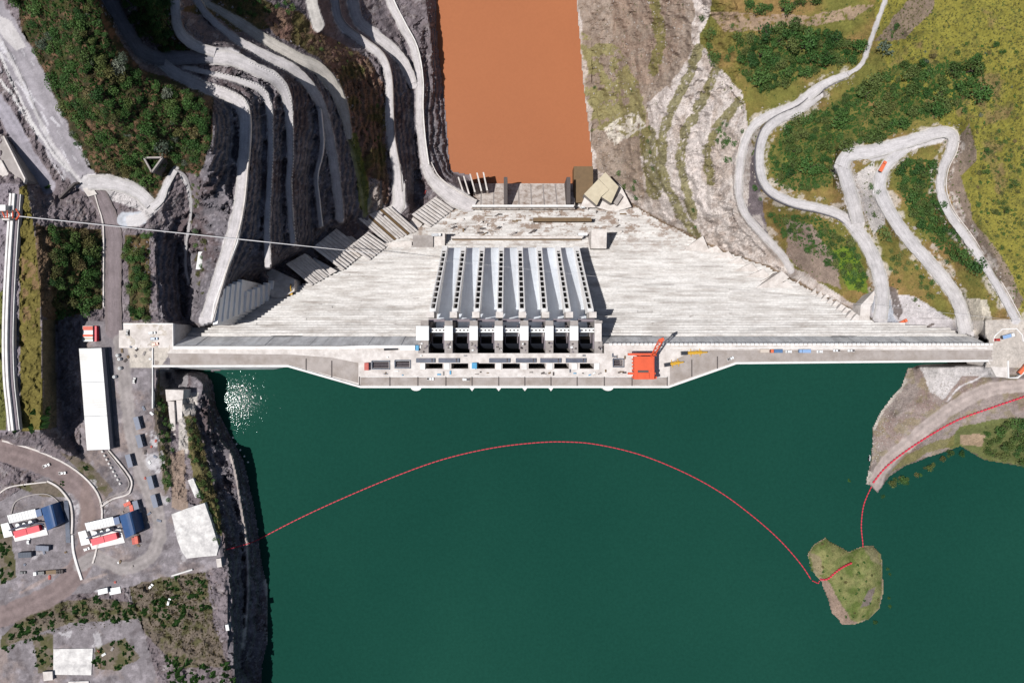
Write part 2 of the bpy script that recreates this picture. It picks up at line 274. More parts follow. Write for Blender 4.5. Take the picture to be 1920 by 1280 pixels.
CON = [  # break lines (px, py, z)
 # river banks
 [(806, -200, -231), (818, 0, -231), (821, 80, -231), (830, 150, -231), (838, 230, -231), (843, 300, -231), (847, 320, -231)],
 [(1066, -200, -231), (1080, 0, -231), (1087, 80, -231), (1092, 150, -231), (1102, 230, -231), (1110, 300, -231), (1108, 318, -231)],
 # cliff foot ledge on the left bank of the river
 [(790, -100, -204), (797, 0, -204), (808, 90, -206), (812, 200, -212), (822, 290, -216), (835, 320, -220)],
 # left bench inner edges (foot of each cut face)
 [(700, -90, -188), (714, 0, -190), (738, 45, -192), (764, 100, -195), (775, 160, -197), (773, 210, -198), (778, 262, -200), (786, 315, -202), (800, 350, -203), (812, 378, -204)],
 [(735, 400, -170), (765, 405, -172), (765, 380, -170)],
 [(776, 320, -201), (776, 370, -203), (780, 385, -203), (800, 386, -204)],
 # brown slope crest between the white cut road and the lower road
 [(470, 5, -55), (540, 45, -74), (600, 90, -92), (640, 120, -108), (670, 160, -125), (685, 220, -130), (700, 300, -138), (705, 360, -146), (715, 400, -162)],
 [(706, 125, -150), (718, 170, -158), (720, 260, -162), (730, 340, -166)],
 # steps between left benches
 [(470, 215, 0), (474, 260, 0), (468, 330, 0), (460, 400, -1), (446, 450, -2), (424, 520, -3), (404, 590, -3)],
 [(493, 205, -17), (496, 260, -23), (494, 330, -26), (490, 420, -28), (488, 480, -30)],
 [(530, 200, -30), (533, 260, -42), (530, 345, -51), (532, 420, -57), (535, 460, -60)],
 [(584, 205, -72), (592, 260, -83), (582, 330, -95), (586, 400, -102), (590, 440, -105)],
 [(612, 260, -94), (615, 310, -103), (622, 370, -111), (626, 415, -116)],
 # left hill: crest and cliff top
 [(120, -120, 92), (130, 0, 84), (150, 90, 80), (175, 170, 72), (220, 220, 62), (290, 240, 50), (360, 215, 46)],
 [(160, -120, 88), (178, 0, 80), (200, 60, 74), (232, 115, 66), (280, 150, 56), (335, 165, 49), (375, 185, 46), (396, 220, 44), (398, 280, 38), (385, 330, 26), (374, 380, 6)],
 [(437, 205, 4), (440, 260, 4), (436, 320, 3), (425, 390, 3)], [(410, 470, -3), (392, 530, -4), (378, 580, -5)],
 [(95, 130, 42), (120, 200, 34), (140, 280, 20), (185, 330, 13), (250, 340, 13), (300, 330, 18)],
 [(240, 20, 30), (290, 50, 22), (310, 90, 6)], [(265, -80, 45), (280, 0, 36), (300, 40, 24)],
 [(350, 20, 6), (365, 60, 2), (400, 80, -6), (430, 92, -12)],
 # far left: cableway bench and the slope below it
 [(-150, 330, 34), (0, 345, 32), (45, 350, 32), (62, 420, 32), (72, 520, 32), (78, 620, 32), (78, 720, 31), (74, 806, 30)],
 [(0, 420, 32), (0, 600, 32), (0, 780, 30)], [(-200, 500, 36), (-200, 700, 36)],
 [(70, 350, 22), (90, 400, 20), (110, 410, 18)],
 [(105, 600, 1), (110, 700, 0.5), (125, 800, 0.5), (150, 846, 0.5)],
 [(100, 440, 24), (110, 520, 22), (108, 590, 10)], [(180, 430, 6), (188, 500, 4), (188, 585, 1)],
 [(0, 815, 26), (60, 815, 24), (110, 838, 14), (150, 860, 8)],
 # yard edges
 [(230, 420, 5), (236, 500, 3), (240, 560, 1.5), (238, 604, 0)], [(275, 430, 4), (280, 520, 2), (275, 600, 0)],
 [(287, 440, 3), (292, 520, 1), (296, 598, 0)], [(334, 455, -26), (338, 530, -33), (346, 592, -35)], [(372, 470, -24), (374, 520, -26), (372, 580, -20)],
 [(150, 640, 0), (215, 640, 0), (290, 690, 0), (285, 760, 0), (300, 850, 0), (330, 950, 0), (400, 1010, 0), (420, 1080, 0), (430, 1180, 0), (420, 1280, 0), (420, 1500, 0)],
 [(0, 1000, 0), (100, 1000, 0), (100, 1100, 0), (0, 1180, 1), (100, 1200, 0), (300, 1250, 0), (200, 1300, 0), (0, 1300, 0), (-200, 1400, 0)],
 [(250, 1150, 1), (330, 1120, 2), (390, 1100, 1)], [(-200, 1000, 10), (-200, 1200, 10)],
 # left reservoir cliff: crest, ledge, waterline
 [(286, 686, -1), (287, 740, -1), (296, 800, -1), (305, 860, -1), (316, 920, -1)],
 [(312, 700, -30), (320, 740, -18), (326, 790, -10), (330, 850, -6), (340, 910, -3)],
 [(345, 760, -10), (350, 800, -8), (362, 850, -6), (385, 900, -5), (402, 950, -4), (412, 1000, -3), (424, 1050, -2), (430, 1120, -2), (432, 1190, -2), (438, 1250, -3), (440, 1450, -3)],
 [(352, 705, -14), (375, 715, -16), (385, 740, -20), (392, 790, -22), (412, 850, -22), (432, 920, -22), (446, 970, -23), (456, 1040, -23), (460, 1110, -24), (457, 1200, -26), (452, 1250, -28)],
 [(390, 698, -40), (398, 715, -40), (406, 760, -40), (428, 808, -40), (458, 862, -40), (470, 920, -40), (484, 985, -40), (490, 1050, -40), (502, 1095, -40), (504, 1150, -40), (502, 1205, -40), (492, 1245, -40), (494, 1500, -40)],
 # reservoir shore on the right
 [(1702, 682, -40), (1690, 722, -40), (1652, 768, -40), (1636, 800, -40), (1634, 850, -40), (1624, 905, -40), (1645, 924, -40), (1668, 893, -40), (1700, 872, -40), (1760, 852, -40), (1800, 838, -40), (1845, 862, -40), (1920, 876, -40), (2100, 905, -40), (2500, 950, -40)],
 [(1720, 690, -30), (1780, 688, -16), (1850, 686, -4)], [(1680, 780, -30), (1720, 760, -26), (1760, 740, -25)], [(1850, 800, -20), (1930, 780, -18), (2100, 780, -5)],
 [(1860, 700, -1), (1920, 700, 0), (2100, 700, 4)], [(1880, 840, -28), (1960, 845, -24)],
 # right bank cuts
 [(1140, -150, -190), (1148, 0, -195), (1155, 100, -200), (1160, 200, -205), (1165, 300, -212)],
 [(1208, -150, -142), (1212, 0, -148), (1222, 100, -152), (1205, 190, -162), (1200, 280, -172), (1215, 350, -180), (1225, 385, -185)],
 [(1300, -150, -90), (1290, 0, -95), (1300, 90, -98), (1286, 140, -104), (1262, 190, -120), (1243, 240, -132), (1238, 300, -138), (1248, 350, -144), (1280, 410, -150), (1300, 440, -150)],
 [(1350, 110, -84), (1320, 180, -100), (1285, 240, -116), (1272, 290, -122), (1280, 340, -126), (1298, 400, -136), (1320, 440, -138)],
 [(1388, 190, -76), (1345, 235, -92), (1325, 280, -100), (1330, 340, -106), (1335, 400, -112)],
 [(1375, 300, -82), (1372, 350, -86), (1385, 400, -91), (1420, 446, -97), (1455, 490, -104)],
 [(1340, 0, -70), (1420, 20, -55), (1500, 25, -40), (1600, 5, -20)], [(1380, 120, -80), (1460, 130, -62), (1540, 120, -50)],
 # upper right hill
 [(1660, 200, -25), (1740, 190, -5), (1820, 190, 10), (1830, 300, 10), (1840, 420, 8), (1880, 500, 6), (1920, 560, 6)],
 [(1700, 60, 0), (1800, 40, 18), (1920, 0, 38), (2060, -100, 60)], [(1920, 120, 36), (1920, 300, 30), (1930, 450, 18), (2100, 600, 20)],
 [(2400, 0, 90), (2400, 600, 50)], [(1700, -250, 40), (2000, -250, 80)],
 [(1480, 280, -42), (1560, 260, -36), (1560, 350, -44)], [(1700, 330, -16), (1740, 400, -18), (1790, 500, -22)],
 [(1530, 440, -60), (1580, 500, -56), (1620, 560, -50)], [(1660, 450, -35), (1700, 520, -34), (1740, 580, -34)],
 [(1840, 560, -8), (1846, 620, -5)], [(1900, 610, 0), (1920, 640, 0), (2100, 640, 2), (2400, 700, 5)],
 [(1640, 605, -34), (1720, 620, -30), (1800, 632, -20), (1834, 640, -12)],
 [(-300, -250, 70), (-300, 0, 60)], [(300, -250, 60), (600, -250, -60), (780, -250, -170)], [(1200, -250, -150), (1400, -250, -50)],
]
RIVER = [(806, -400), (818, 0), (821, 80), (830, 150), (838, 230), (843, 300), (847, 320), (885, 328), (888, 362), (1078, 362), (1078, 318), (1110, 312), (1110, 300), (1102, 230), (1092, 150), (1087, 80), (1080, 0), (1066, -400)]
RESV = [(300, 700), (390, 698), (398, 715), (406, 760), (428, 808), (458, 862), (470, 920), (484, 985), (490, 1050), (502, 1095), (504, 1150), (502, 1205), (492, 1245), (494, 1900), (2600, 1900), (2600, 960), (2100, 905), (1920, 876), (1845, 862), (1800, 838), (1760, 852), (1700, 872), (1668, 893), (1645, 924), (1624, 905), (1634, 850), (1636, 800), (1652, 768), (1690, 722), (1702, 682), (1702, 660), (300, 660)]
RESV = RESV[1:-1] + [(540, 660), (440, 690)]
ISLE = [(1513, 1040), (1525, 1020), (1550, 1005), (1556, 1012), (1575, 1022), (1592, 1033), (1610, 1025), (1620, 1022), (1638, 1020), (1652, 1035), (1655, 1060), (1656, 1110), (1650, 1140), (1630, 1160), (1600, 1170), (1578, 1170), (1560, 1150), (1545, 1110), (1540, 1090), (1530, 1080), (1518, 1060)]
# contact of the dam face with the banks: photo row -> left and right end
CT_L = [(640, 330), (618, 360), (605, 404), (592, 432), (575, 478), (560, 520), (540, 566), (520, 600), (500, 640), (480, 686), (462, 716), (445, 758), (425, 775), (405, 812), (385, 872), (362, 888), (340, 890)]
CT_R = [(640, 1850), (625, 1800), (606, 1640), (590, 1612), (560, 1545), (530, 1486), (505, 1440), (480, 1372), (462, 1325), (440, 1282), (420, 1242), (400, 1205), (385, 1180), (362, 1082), (340, 1080)]
def ct(tab, py):
    ys = [t[0] for t in tab][::-1]; xs = [t[1] for t in tab][::-1]; return float(np.interp(py, ys, xs))
DAM = [(x, y) for y, x in CT_L] + [(x, y) for y, x in CT_R][::-1]

Zc = np.full(PX.shape, np.nan)
def put(line, R=2.4):
    D, Z = along(smooth_line(line, 3), R + 2); m = D < R; Zc[m] = Z[m]
for c in CON: put(c, 1.7)
# just outside the dam contact
put([(398, 600, -12), (430, 560, -40), (470, 528, -62), (503, 505, -76), (536, 492, -86), (562, 476, -96), (588, 460, -108), (608, 436, -122), (645, 424, -130), (672, 408, -142), (735, 402, -164), (765, 402, -176), (800, 384, -200), (852, 366, -212)], 2.2)
put([(x, y, -face_d(y) + 1.5) for y, x in [(q[0], q[1] + 5) for q in CT_R[2:-2]]], 2.0)
roadm = np.zeros(PX.shape); RD = []; WN = fbm(PX / 22, PY / 22, 5, 4, 0.6)
for k, (pts, w, colr) in ROADS.items():
    sp = smooth_line(pts, 4)
    if hasattr(w, '__len__'):
        wl = [a[0] for a in smooth_line([(q,) for q in w], 4)]; wmax = max(w); D, Z = along(sp, wmax / 2 + 6); _, Wd = along([(a[0], a[1], q) for a, q in zip(sp, wl)], wmax / 2 + 6)
    else: D, Z = along(sp, w / 2 + 6); Wd = np.full(PX.shape, float(w))
    w = Wd * (1 + (0.5 * WN if min(pts[0][0], 9e9) > -1e9 else 0)); m = D < w / 2; Zc[m] = Z[m]
    RD.append((D, w, colr)); roadm = np.maximum(roadm, np.clip((w / 2 + 2.5 - D) / 2.5, 0, 1))
for poly, z in (([(222, 606), (322, 606), (322, 690), (285, 690), (285, 760), (222, 760)], 0.0), ([(1846, 600), (2300, 590), (2300, 690), (1846, 690)], 0.0), ([(200, 655), (285, 690), (285, 800), (205, 860)], 0.0)):
    Zc[inside(poly)] = z
riv = inside(RIVER); Zc[riv] = ZR - 6
res = inside(RESV, 0.3); res[(PX > 1400) & (PY < 680)] &= True; Zc[res] = ZL - 5
isl = inside(ISLE, 0.35); res &= ~isl
dm = inside(DAM) & (PY > 340)
Zc[dm] = -np.interp(PY[dm], np.arange(330, 660, 2.0), [face_d(y) for y in np.arange(330, 660, 2.0)]) - 9
Zc[inside([(330, 636), (1852, 636), (1852, 676), (1380, 678), (1255, 724), (680, 724), (540, 680), (330, 684)])] = -58
edge = np.zeros(PX.shape, bool); edge[0] = edge[-1] = True
# island dome
d0 = np.full(PX.shape, 1e9); Di, _ = along(ISLE + ISLE[:1], 90); Zc[isl] = (ZL - 0.3 + 7.0 * (1 - np.exp(-Di / 14.0)))[isl]
# harmonic fill between the lines, coarse to fine
def solve(Zc):
    lv = [Zc]
    while min(lv[-1].shape) > 24:
        a = lv[-1]; h, w = (a.shape[0] + 1) // 2 * 2, (a.shape[1] + 1) // 2 * 2
        p = np.full((h, w), np.nan); p[:a.shape[0], :a.shape[1]] = a; q = p.reshape(h // 2, 2, w // 2, 2)
        n = np.sum(~np.isnan(q), axis=(1, 3)); s = np.nansum(q, axis=(1, 3))
        lv.append(np.where(n > 0, s / np.maximum(n, 1), np.nan))
    z = np.where(np.isnan(lv[-1]), np.nanmean(lv[-1]), lv[-1])
    for i in range(len(lv) - 1, -1, -1):
        c = lv[i]; fix = ~np.isnan(c); cv = np.where(fix, c, 0)
        if i < len(lv) - 1: z = np.repeat(np.repeat(z, 2, 0), 2, 1)[:c.shape[0], :c.shape[1]]
        for _ in range(400 if i > 3 else 120 if i > 0 else 60):
            p = np.pad(z, 1, mode='edge'); z = 0.25 * (p[:-2, 1:-1] + p[2:, 1:-1] + p[1:-1, :-2] + p[1:-1, 2:]); z = np.where(fix, cv, z)
    return z
Zt = solve(Zc)
_p = np.pad(Zt, 1, mode='edge'); _b = (_p[:-2, 1:-1] + _p[2:, 1:-1] + _p[1:-1, :-2] + _p[1:-1, 2:]) / 4; Zt = np.where(dm | riv | res, Zt, 0.5 * Zt + 0.5 * _b)
# relief: crags on the cuts, softer ground on grass, none on roads, yards and under the dam
soft = 1 - roadm; soft[dm | riv | res] = 0
flat = np.zeros(PX.shape)
YARDS = [[(150, 600), (330, 606), (322, 690), (290, 700), (296, 800), (320, 930), (405, 960), (425, 1060), (300, 1090), (180, 1110), (60, 1120), (0, 1180), (-100, 1180), (-100, 980), (0, 940), (150, 850)],
         [(-100, 1180), (60, 1170), (260, 1150), (300, 1290), (-100, 1500)], [(1610, 596), (1860, 596), (2300, 590), (2300, 690), (1852, 690), (1830, 648), (1620, 612)]]
for p in YARDS: flat[inside(p)] = 1
soft = soft * (1 - 0.93 * flat)
leftm = np.clip((900 - PX) / 60, 0, 1) * np.clip((700 - PY) / 40, 0, 1) + np.clip((620 - PX) / 60, 0, 1) * np.clip((PY - 640) / 40, 0, 1)
ridge = 1 - 2 * np.abs(fbm(PX / 34, PY / 26, 2, 5, 0.55)) * 2
relief = 5.0 * fbm(PX / 70, PY / 70, 3, 4) + 3.2 * (ridge - 0.75) * 1.2 + 3.0 * fbm(PX / 9, PY / 9, 5, 3, 0.6)
relief_g = 3.5 * fbm(PX / 60, PY / 60, 3, 4) + 1.2 * fbm(PX / 10, PY / 10, 5, 3)
grassy = inside([(1340, -200), (1400, 120), (1340, 200), (1380, 420), (1480, 520), (1640, 600), (2600, 640), (2600, -300)], 1.0)
gm = np.where(grassy | isl, 1.0, 0.0); gm[(PY > 670) & (PX > 1500)] = 1
rough = np.where(gm > 0, relief_g, relief)
rough = np.where(leftm > 0.5, rough * 0.8, rough)
rough = rough * np.where(isl, 0.45, 1.0) * np.where((PY > 670) & (PX > 1500), 0.6, 1)
shore = np.minimum(1, np.abs(Zt - ZL) / 6) * np.where((PX > 350) & (PY > 660), 1, 0) + np.where((PX > 350) & (PY > 660), 0, 1)
Zt = Zt + rough * soft * np.maximum(shore, 0.25)
Zt = np.where((~res) & (PY > 690) & (PX > 395) & (Zt < ZL + 0.5), ZL + 0.5, Zt)
Zt = np.where((~riv) & (~dm) & (Zt < ZR + 0.5), ZR + 0.5, Zt)
def terrace(z, step, k, ph=0.0, wob=0.35):
    f = z / step + ph + wob * fbm(PX / 45, PY / 45, 1, 4, 0.6); i = np.floor(f); t = f - i; q = np.clip((t - 0.62) / 0.38, 0, 1); return z * (1 - k) + k * (z + step * (q - t))
_tr = inside([(1105, -300), (1330, -300), (1330, 120), (1395, 200), (1385, 420), (1470, 515), (1300, 450), (1180, 380), (1112, 320)], 0.5) & (soft > 0.6)
Zt = np.where(_tr, terrace(Zt + 5.0 * (0.3 - np.abs(fbm(PX / 20, PY / 14, 6, 5, 0.62))) + 3.5 * fbm(PX / 8, PY / 8, 2, 3, 0.6), 23.0, 0.25, 0.2, 1.6), Zt)
_tl = (leftm > 0.5) & (soft > 0.6) & (inside([(395, 190), (470, 110), (640, 130), (850, 0), (850, 340), (700, 420), (560, 560), (390, 600), (300, 600), (290, 440), (372, 380)], 0.3) | inside([(345, 690), (400, 690), (480, 900), (510, 1100), (505, 1290), (430, 1290), (425, 1040), (400, 900)], 0.3))
Zt = np.where(_tl, terrace(Zt + 5.0 * (0.35 - np.abs(fbm(PX / 13, PY / 9, 6, 4, 0.6))) + 3.0 * fbm(PX / 6, PY / 6, 2, 3, 0.6), 8.5, 0.85, 0.3, 1.0), Zt)
Zt = np.where((~res) & (PY > 690) & (PX > 395) & (Zt < ZL + 0.5), ZL + 0.5, Zt); Zt = np.where((~riv) & (~dm) & (Zt < ZR + 0.5), ZR + 0.5, Zt)
def zat(px, py):
    i = min(max(np.searchsorted(YS, py) - 1, 0), NY - 2); j = min(max(np.searchsorted(XS, px) - 1, 0), NX - 2)
    fy = (py - YS[i]) / (YS[i + 1] - YS[i]); fx = (px - XS[j]) / (XS[j + 1] - XS[j])
    return float((Zt[i, j] * (1 - fx) + Zt[i, j + 1] * fx) * (1 - fy) + (Zt[i + 1, j] * (1 - fx) + Zt[i + 1, j + 1] * fx) * fy)

# surface colours
N1 = fbm(PX / 60, PY / 60, 0, 5, 0.6); N2 = fbm(PX / 14, PY / 14, 3, 4, 0.6); N3 = fbm(PX / 5, PY / 5, 6, 3, 0.6)
col = np.zeros((NY, NX, 3)); col[:] = C(128, 117, 120)
def tint(mask, c, k=1.0):
    m = (mask * k)[..., None] if mask.dtype != bool else (mask.astype(float) * k)[..., None]
    col[:] = col * (1 - m) + np.array(c) * m
def sel(n, a, b): return np.clip((n - a) / (b - a), 0, 1)
# left rocks
left = PX < 850
tint(left & (N1 > 0.02), C(140, 130, 134), 0.7); tint(left & (N2 > 0.1), C(102, 88, 84), 0.7)
tint(sel(N2, 0.12, 0.2) * left, C(168, 160, 162), 0.7)
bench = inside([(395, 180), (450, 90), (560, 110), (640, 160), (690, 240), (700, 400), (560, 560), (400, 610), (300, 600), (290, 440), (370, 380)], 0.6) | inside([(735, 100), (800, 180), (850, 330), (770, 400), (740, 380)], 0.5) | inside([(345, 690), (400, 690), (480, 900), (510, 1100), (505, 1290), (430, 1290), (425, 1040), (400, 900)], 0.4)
tint(bench, C(120, 115, 120), 0.9); tint(bench * sel(N2, 0.0, 0.14), C(140, 132, 136), 0.7); tint(bench * sel(-N1, 0.04, 0.14), C(96, 76, 74), 0.6); tint(bench * sel(N3, 0.14, 0.22), C(160, 154, 158), 0.6)  # darker, cooler rock tone paints in some of the cut faces' shade
# right cut rocks
right = inside([(1060, -400), (1420, -400), (1420, 120), (1400, 420), (1640, 600), (1640, 640), (1060, 640)])
tint(right, C(218, 207, 200)); tint(right * sel(N1, 0.02, 0.15), C(192, 176, 164), 0.8); tint(right * sel(-N2, 0.02, 0.14), C(184, 168, 158), 0.8); tint(right * sel(N3, 0.12, 0.2), C(140, 126, 116), 0.5)
tint(inside([(1085, 0), (1290, -200), (1300, 90), (1240, 190), (1200, 300), (1210, 380), (1120, 320)], 1.5), C(150, 130, 112), 0.75)
tint(inside([(1150, -100), (1290, -100), (1270, 110), (1200, 180), (1150, 110)], 1.5) & (N2 > -0.05), C(158, 136, 120), 0.8)
tint(inside([(1090, 60), (1160, 90), (1220, 210), (1190, 260), (1110, 240)], 1.6) & (N2 > -0.1), C(146, 140, 84), 0.75)
tint(inside([(1125, 240), (1200, 205), (1210, 235), (1150, 275)], 1.2) & (N3 > -0.1), C(226, 218, 205), 0.9)
for p in ([(1215, 190), (1250, 160), (1262, 175), (1235, 215), (1228, 280), (1245, 340), (1265, 410), (1250, 420), (1225, 330)], [(1280, 130), (1305, 130), (1290, 165), (1255, 215), (1245, 240), (1237, 215)],
          [(1305, 170), (1340, 190), (1330, 250), (1315, 320), (1335, 410), (1300, 390), (1278, 330), (1272, 260)]):
    tint(inside(p, 0.6), C(222, 211, 205), 0.85)
for ln, w in (([(1310, 90), (1295, 135), (1262, 200), (1243, 250), (1240, 310), (1252, 355), (1282, 410), (1305, 445)], 9), ([(1350, 120), (1318, 185), (1288, 240), (1274, 290), (1282, 340), (1300, 405)], 8),
              ([(1388, 190), (1345, 235), (1325, 280), (1332, 340)], 8), ([(1215, 250), (1218, 300), (1228, 360)], 14), ([(1225, 0), (1240, 80), (1225, 130)], 10)):
    D, _ = along(ln, 30); tint((D + 6 * N2 * 2 < w) & (N3 > -0.2), C(124, 118, 62), 0.8)
# grass hill upper right
g = inside([(1395, -400), (1330, 30), (1310, 80), (1345, 130), (1390, 170), (1400, 230), (1420, 300), (1440, 440), (1490, 500), (1640, 590), (1810, 600), (1900, 610), (2600, 640), (2600, -400)], 0.9)
tint(g, C(128, 118, 62)); tint(g * sel(N1, 0.0, 0.2), C(150, 120, 78), 0.85); tint(g * sel(-N1, 0.0, 0.16), C(116, 116, 58), 0.8)
hill = inside([(1660, -400), (1640, 60), (1680, 180), (1800, 250), (1800, 380), (1890, 540), (1920, 600), (2600, 640), (2600, -400)], 1.0)
tint(hill, C(146, 139, 62), 0.9); tint(hill * sel(N2, 0.06, 0.16), C(112, 108, 54), 0.7); tint(hill * sel(-N1, 0.12, 0.2), C(134, 108, 84), 0.6)
for p in ([(1378, 75), (1480, 42), (1622, 85), (1545, 128), (1430, 178), (1390, 140)], [(1560, 195), (1680, 120), (1830, 115), (1840, 180), (1720, 225), (1590, 285), (1555, 345), (1500, 362), (1452, 345), (1440, 290), (1470, 235)], [(1690, 300), (1750, 300), (1757, 360), (1836, 505), (1790, 490), (1720, 425), (1682, 350)], [(1440, 398), (1540, 408), (1600, 462), (1630, 520), (1610, 548), (1560, 500), (1470, 440)]):
    tint(inside(p, 0.8) * sel(N2, -0.12, 0.04), C(92, 98, 50), 0.8)
tint(hill * sel(N3, 0.16, 0.22), C(88, 92, 46), 0.6)
tint(inside([(1790, 270), (1820, 230), (1830, 300), (1800, 330), (1830, 420), (1880, 480), (1920, 560), (1905, 585), (1860, 500), (1790, 400), (1775, 340)], 0.7), C(146, 128, 118), 0.9)
tint(inside([(1670, 40), (1705, 0), (1760, -10), (1740, 30), (1700, 70), (1640, 80)], 1.0), C(138, 118, 112), 0.8)
tint(inside([(1330, 20), (1430, 30), (1500, 30), (1640, 8), (1600, 40), (1480, 50), (1360, 60)], 1.0) & (N3 > -0.12), C(170, 145, 125), 0.85)
tint(inside([(1475, 410), (1520, 420), (1560, 470), (1580, 540), (1520, 520), (1480, 480)], 1.0), C(160, 140, 132), 0.85)
tint(inside([(1560, 470), (1590, 460), (1620, 500), (1630, 550), (1590, 540)], 0.8), C(112, 140, 44), 0.8)
tint(inside([(1600, 330), (1640, 300), (1650, 360), (1660, 420), (1640, 440), (1620, 400)], 0.6), C(215, 208, 205), 0.9)
tint(inside([(1640, 540), (1720, 560), (1790, 600), (1870, 600), (1860, 640), (1620, 640), (1630, 590)], 0.8), C(212, 205, 206), 0.95)
tint(inside([(1800, 560), (1850, 560), (1865, 620), (1830, 630)], 0.6), C(226, 215, 200), 0.8)
# left hill vegetation floor
lv = inside([(10, -200), (200, -200), (215, 60), (265, 130), (330, 150), (400, 180), (395, 260), (375, 330), (330, 320), (290, 385), (250, 345), (180, 325), (130, 290), (90, 150), (40, 60)], 0.6)
tint(lv, C(66, 62, 42)); tint(lv * sel(N2, 0.02, 0.14), C(128, 98, 76), 0.8); tint(lv * sel(-N2, 0.05, 0.15), C(74, 78, 40), 0.8)  # dark brown floor also paints the deep shade between the crowns
for p in ([(220, -100), (320, -100), (325, 60), (365, 95), (320, 100), (270, 60)], [(330, 20), (470, -20), (560, 40), (470, 60), (440, 60), (400, 30)], [(90, 425), (190, 430), (192, 580), (100, 600)], [(235, 440), (282, 440), (282, 600), (245, 600)]):
    m = inside(p, 0.7); tint(m, C(88, 82, 54)); tint(m * sel(N2, 0.02, 0.14), C(122, 98, 72), 0.7)
bs = inside([(470, 5), (560, 20), (600, 60), (690, 110), (722, 160), (722, 260), (730, 380), (700, 400), (670, 290), (650, 190), (600, 110), (520, 70)], 0.6)
tint(bs, C(128, 104, 88)); tint(bs * sel(N2, 0.0, 0.12), C(150, 116, 104), 0.8); tint(bs * sel(-N1, 0.0, 0.1), C(96, 92, 48), 0.8)
tint(inside([(655, 250), (668, 250), (700, 380), (690, 405), (676, 390)], 0.5), C(122, 132, 60), 0.8)
tint(inside([(690, 330), (715, 340), (722, 400), (692, 405)], 0.6), C(190, 184, 180), 0.6)
# bench rocks get a lilac grey
# far left bench
fl = inside([(-400, 340), (50, 345), (64, 430), (76, 540), (80, 808), (-400, 820)], 0.15)
tint(fl, C(150, 140, 146)); tint(inside([(36, 350), (50, 345), (66, 440), (76, 540), (80, 806), (40, 808), (36, 600)], 0.3), C(120, 110, 58)); tint(inside([(40, 480), (70, 500), (76, 600), (44, 640)], 0.6) & (N2 > 0), C(140, 112, 84), 0.8)
tint(inside([(-10, 560), (8, 540), (12, 806), (-10, 806)]), C(110, 112, 62))
tint(inside([(66, 420), (100, 430), (112, 540), (108, 610), (78, 590)], 0.4), C(118, 96, 72), 0.9)
tint(inside([(80, 600), (104, 600), (106, 800), (80, 808)], 0.4), C(110, 100, 76), 0.9)
# yards
ym = flat > 0; tint(ym & left, YARD); tint((ym & left) * sel(N1, 0.03, 0.16), C(158, 142, 136), 0.8); tint((ym & left) * sel(N2, 0.1, 0.2), C(168, 160, 164), 0.6); tint((ym & left) * sel(-N2, 0.1, 0.2), C(110, 102, 104), 0.7)
tint(inside([(222, 606), (325, 606), (325, 652), (300, 690), (240, 690), (225, 660)], 0.3), C(214, 204, 192), 0.9)
for p in ([(300, 690), (318, 760), (322, 900), (310, 930), (296, 860), (288, 760)], [(60, 1140), (170, 1120), (260, 1130), (270, 1160), (170, 1165), (80, 1185), (0, 1215), (0, 1190)], [(240, 1100), (300, 1085), (385, 1070), (400, 1180), (430, 1250), (330, 1250), (270, 1180)],
          [(0, 980), (20, 1000), (30, 1080), (0, 1100)], [(60, 1190), (100, 1190), (100, 1260), (70, 1260)], [(180, 1210), (240, 1195), (260, 1230), (220, 1260), (180, 1255)], [(110, 845), (170, 870), (215, 920), (200, 935), (160, 895)], [(20, 905), (110, 900), (125, 930), (60, 925)]):
    m = inside(p, 0.9); tint(m, C(120, 108, 94), 0.9); tint(m * sel(N2, -0.02, 0.1), C(84, 84, 48), 0.8)
tint(inside([(300, 690), (352, 690), (352, 740), (300, 740)], 0.4), C(150, 146, 148), 0.9)
tint(inside([(330, 735), (372, 735), (352, 850), (338, 850)], 0.4), C(206, 198, 190), 0.9)
tint(inside([(345, 780), (365, 780), (400, 900), (418, 1000), (400, 1000), (360, 880)], 0.6), C(112, 104, 56), 0.85)
tint(inside([(320, 850), (346, 840), (352, 960), (322, 950)], 0.6), C(164, 142, 124), 0.8)
for i in range(40):
    x, y = [(rng.uniform(280, 310), rng.uniform(800, 900)), (rng.uniform(20, 380), rng.uniform(880, 1250))][i % 2]; r_ = rng.uniform(3, 9); a = rng.uniform(0, 3.1)
    D, _ = along([(x, y), (x + 12 * math.cos(a), y + 12 * math.sin(a))], 24); tint(sel(r_ + 26 * N2 + 16 * N3 - D, 0, 3) * ym, C(200, 196, 198), rng.uniform(0.3, 0.8))
for ln, c_ in (([(225, 700), (240, 790), (258, 870), (288, 940), (296, 1000)], C(176, 170, 168)), ([(236, 700), (252, 790), (272, 870), (302, 945), (310, 1010), (285, 1055)], C(168, 160, 156)), ([(150, 940), (160, 1000), (130, 1060), (40, 1110)], C(172, 152, 144)), ([(180, 1030), (220, 1056), (262, 1052), (290, 1030)], C(182, 168, 156)), ([(0, 1160), (60, 1130), (130, 1100), (200, 1075)], C(178, 160, 152))):
    D, _ = along(ln, 14); tint(sel(4 + 6 * N2 - D, 0, 2.5), c_, 0.6)
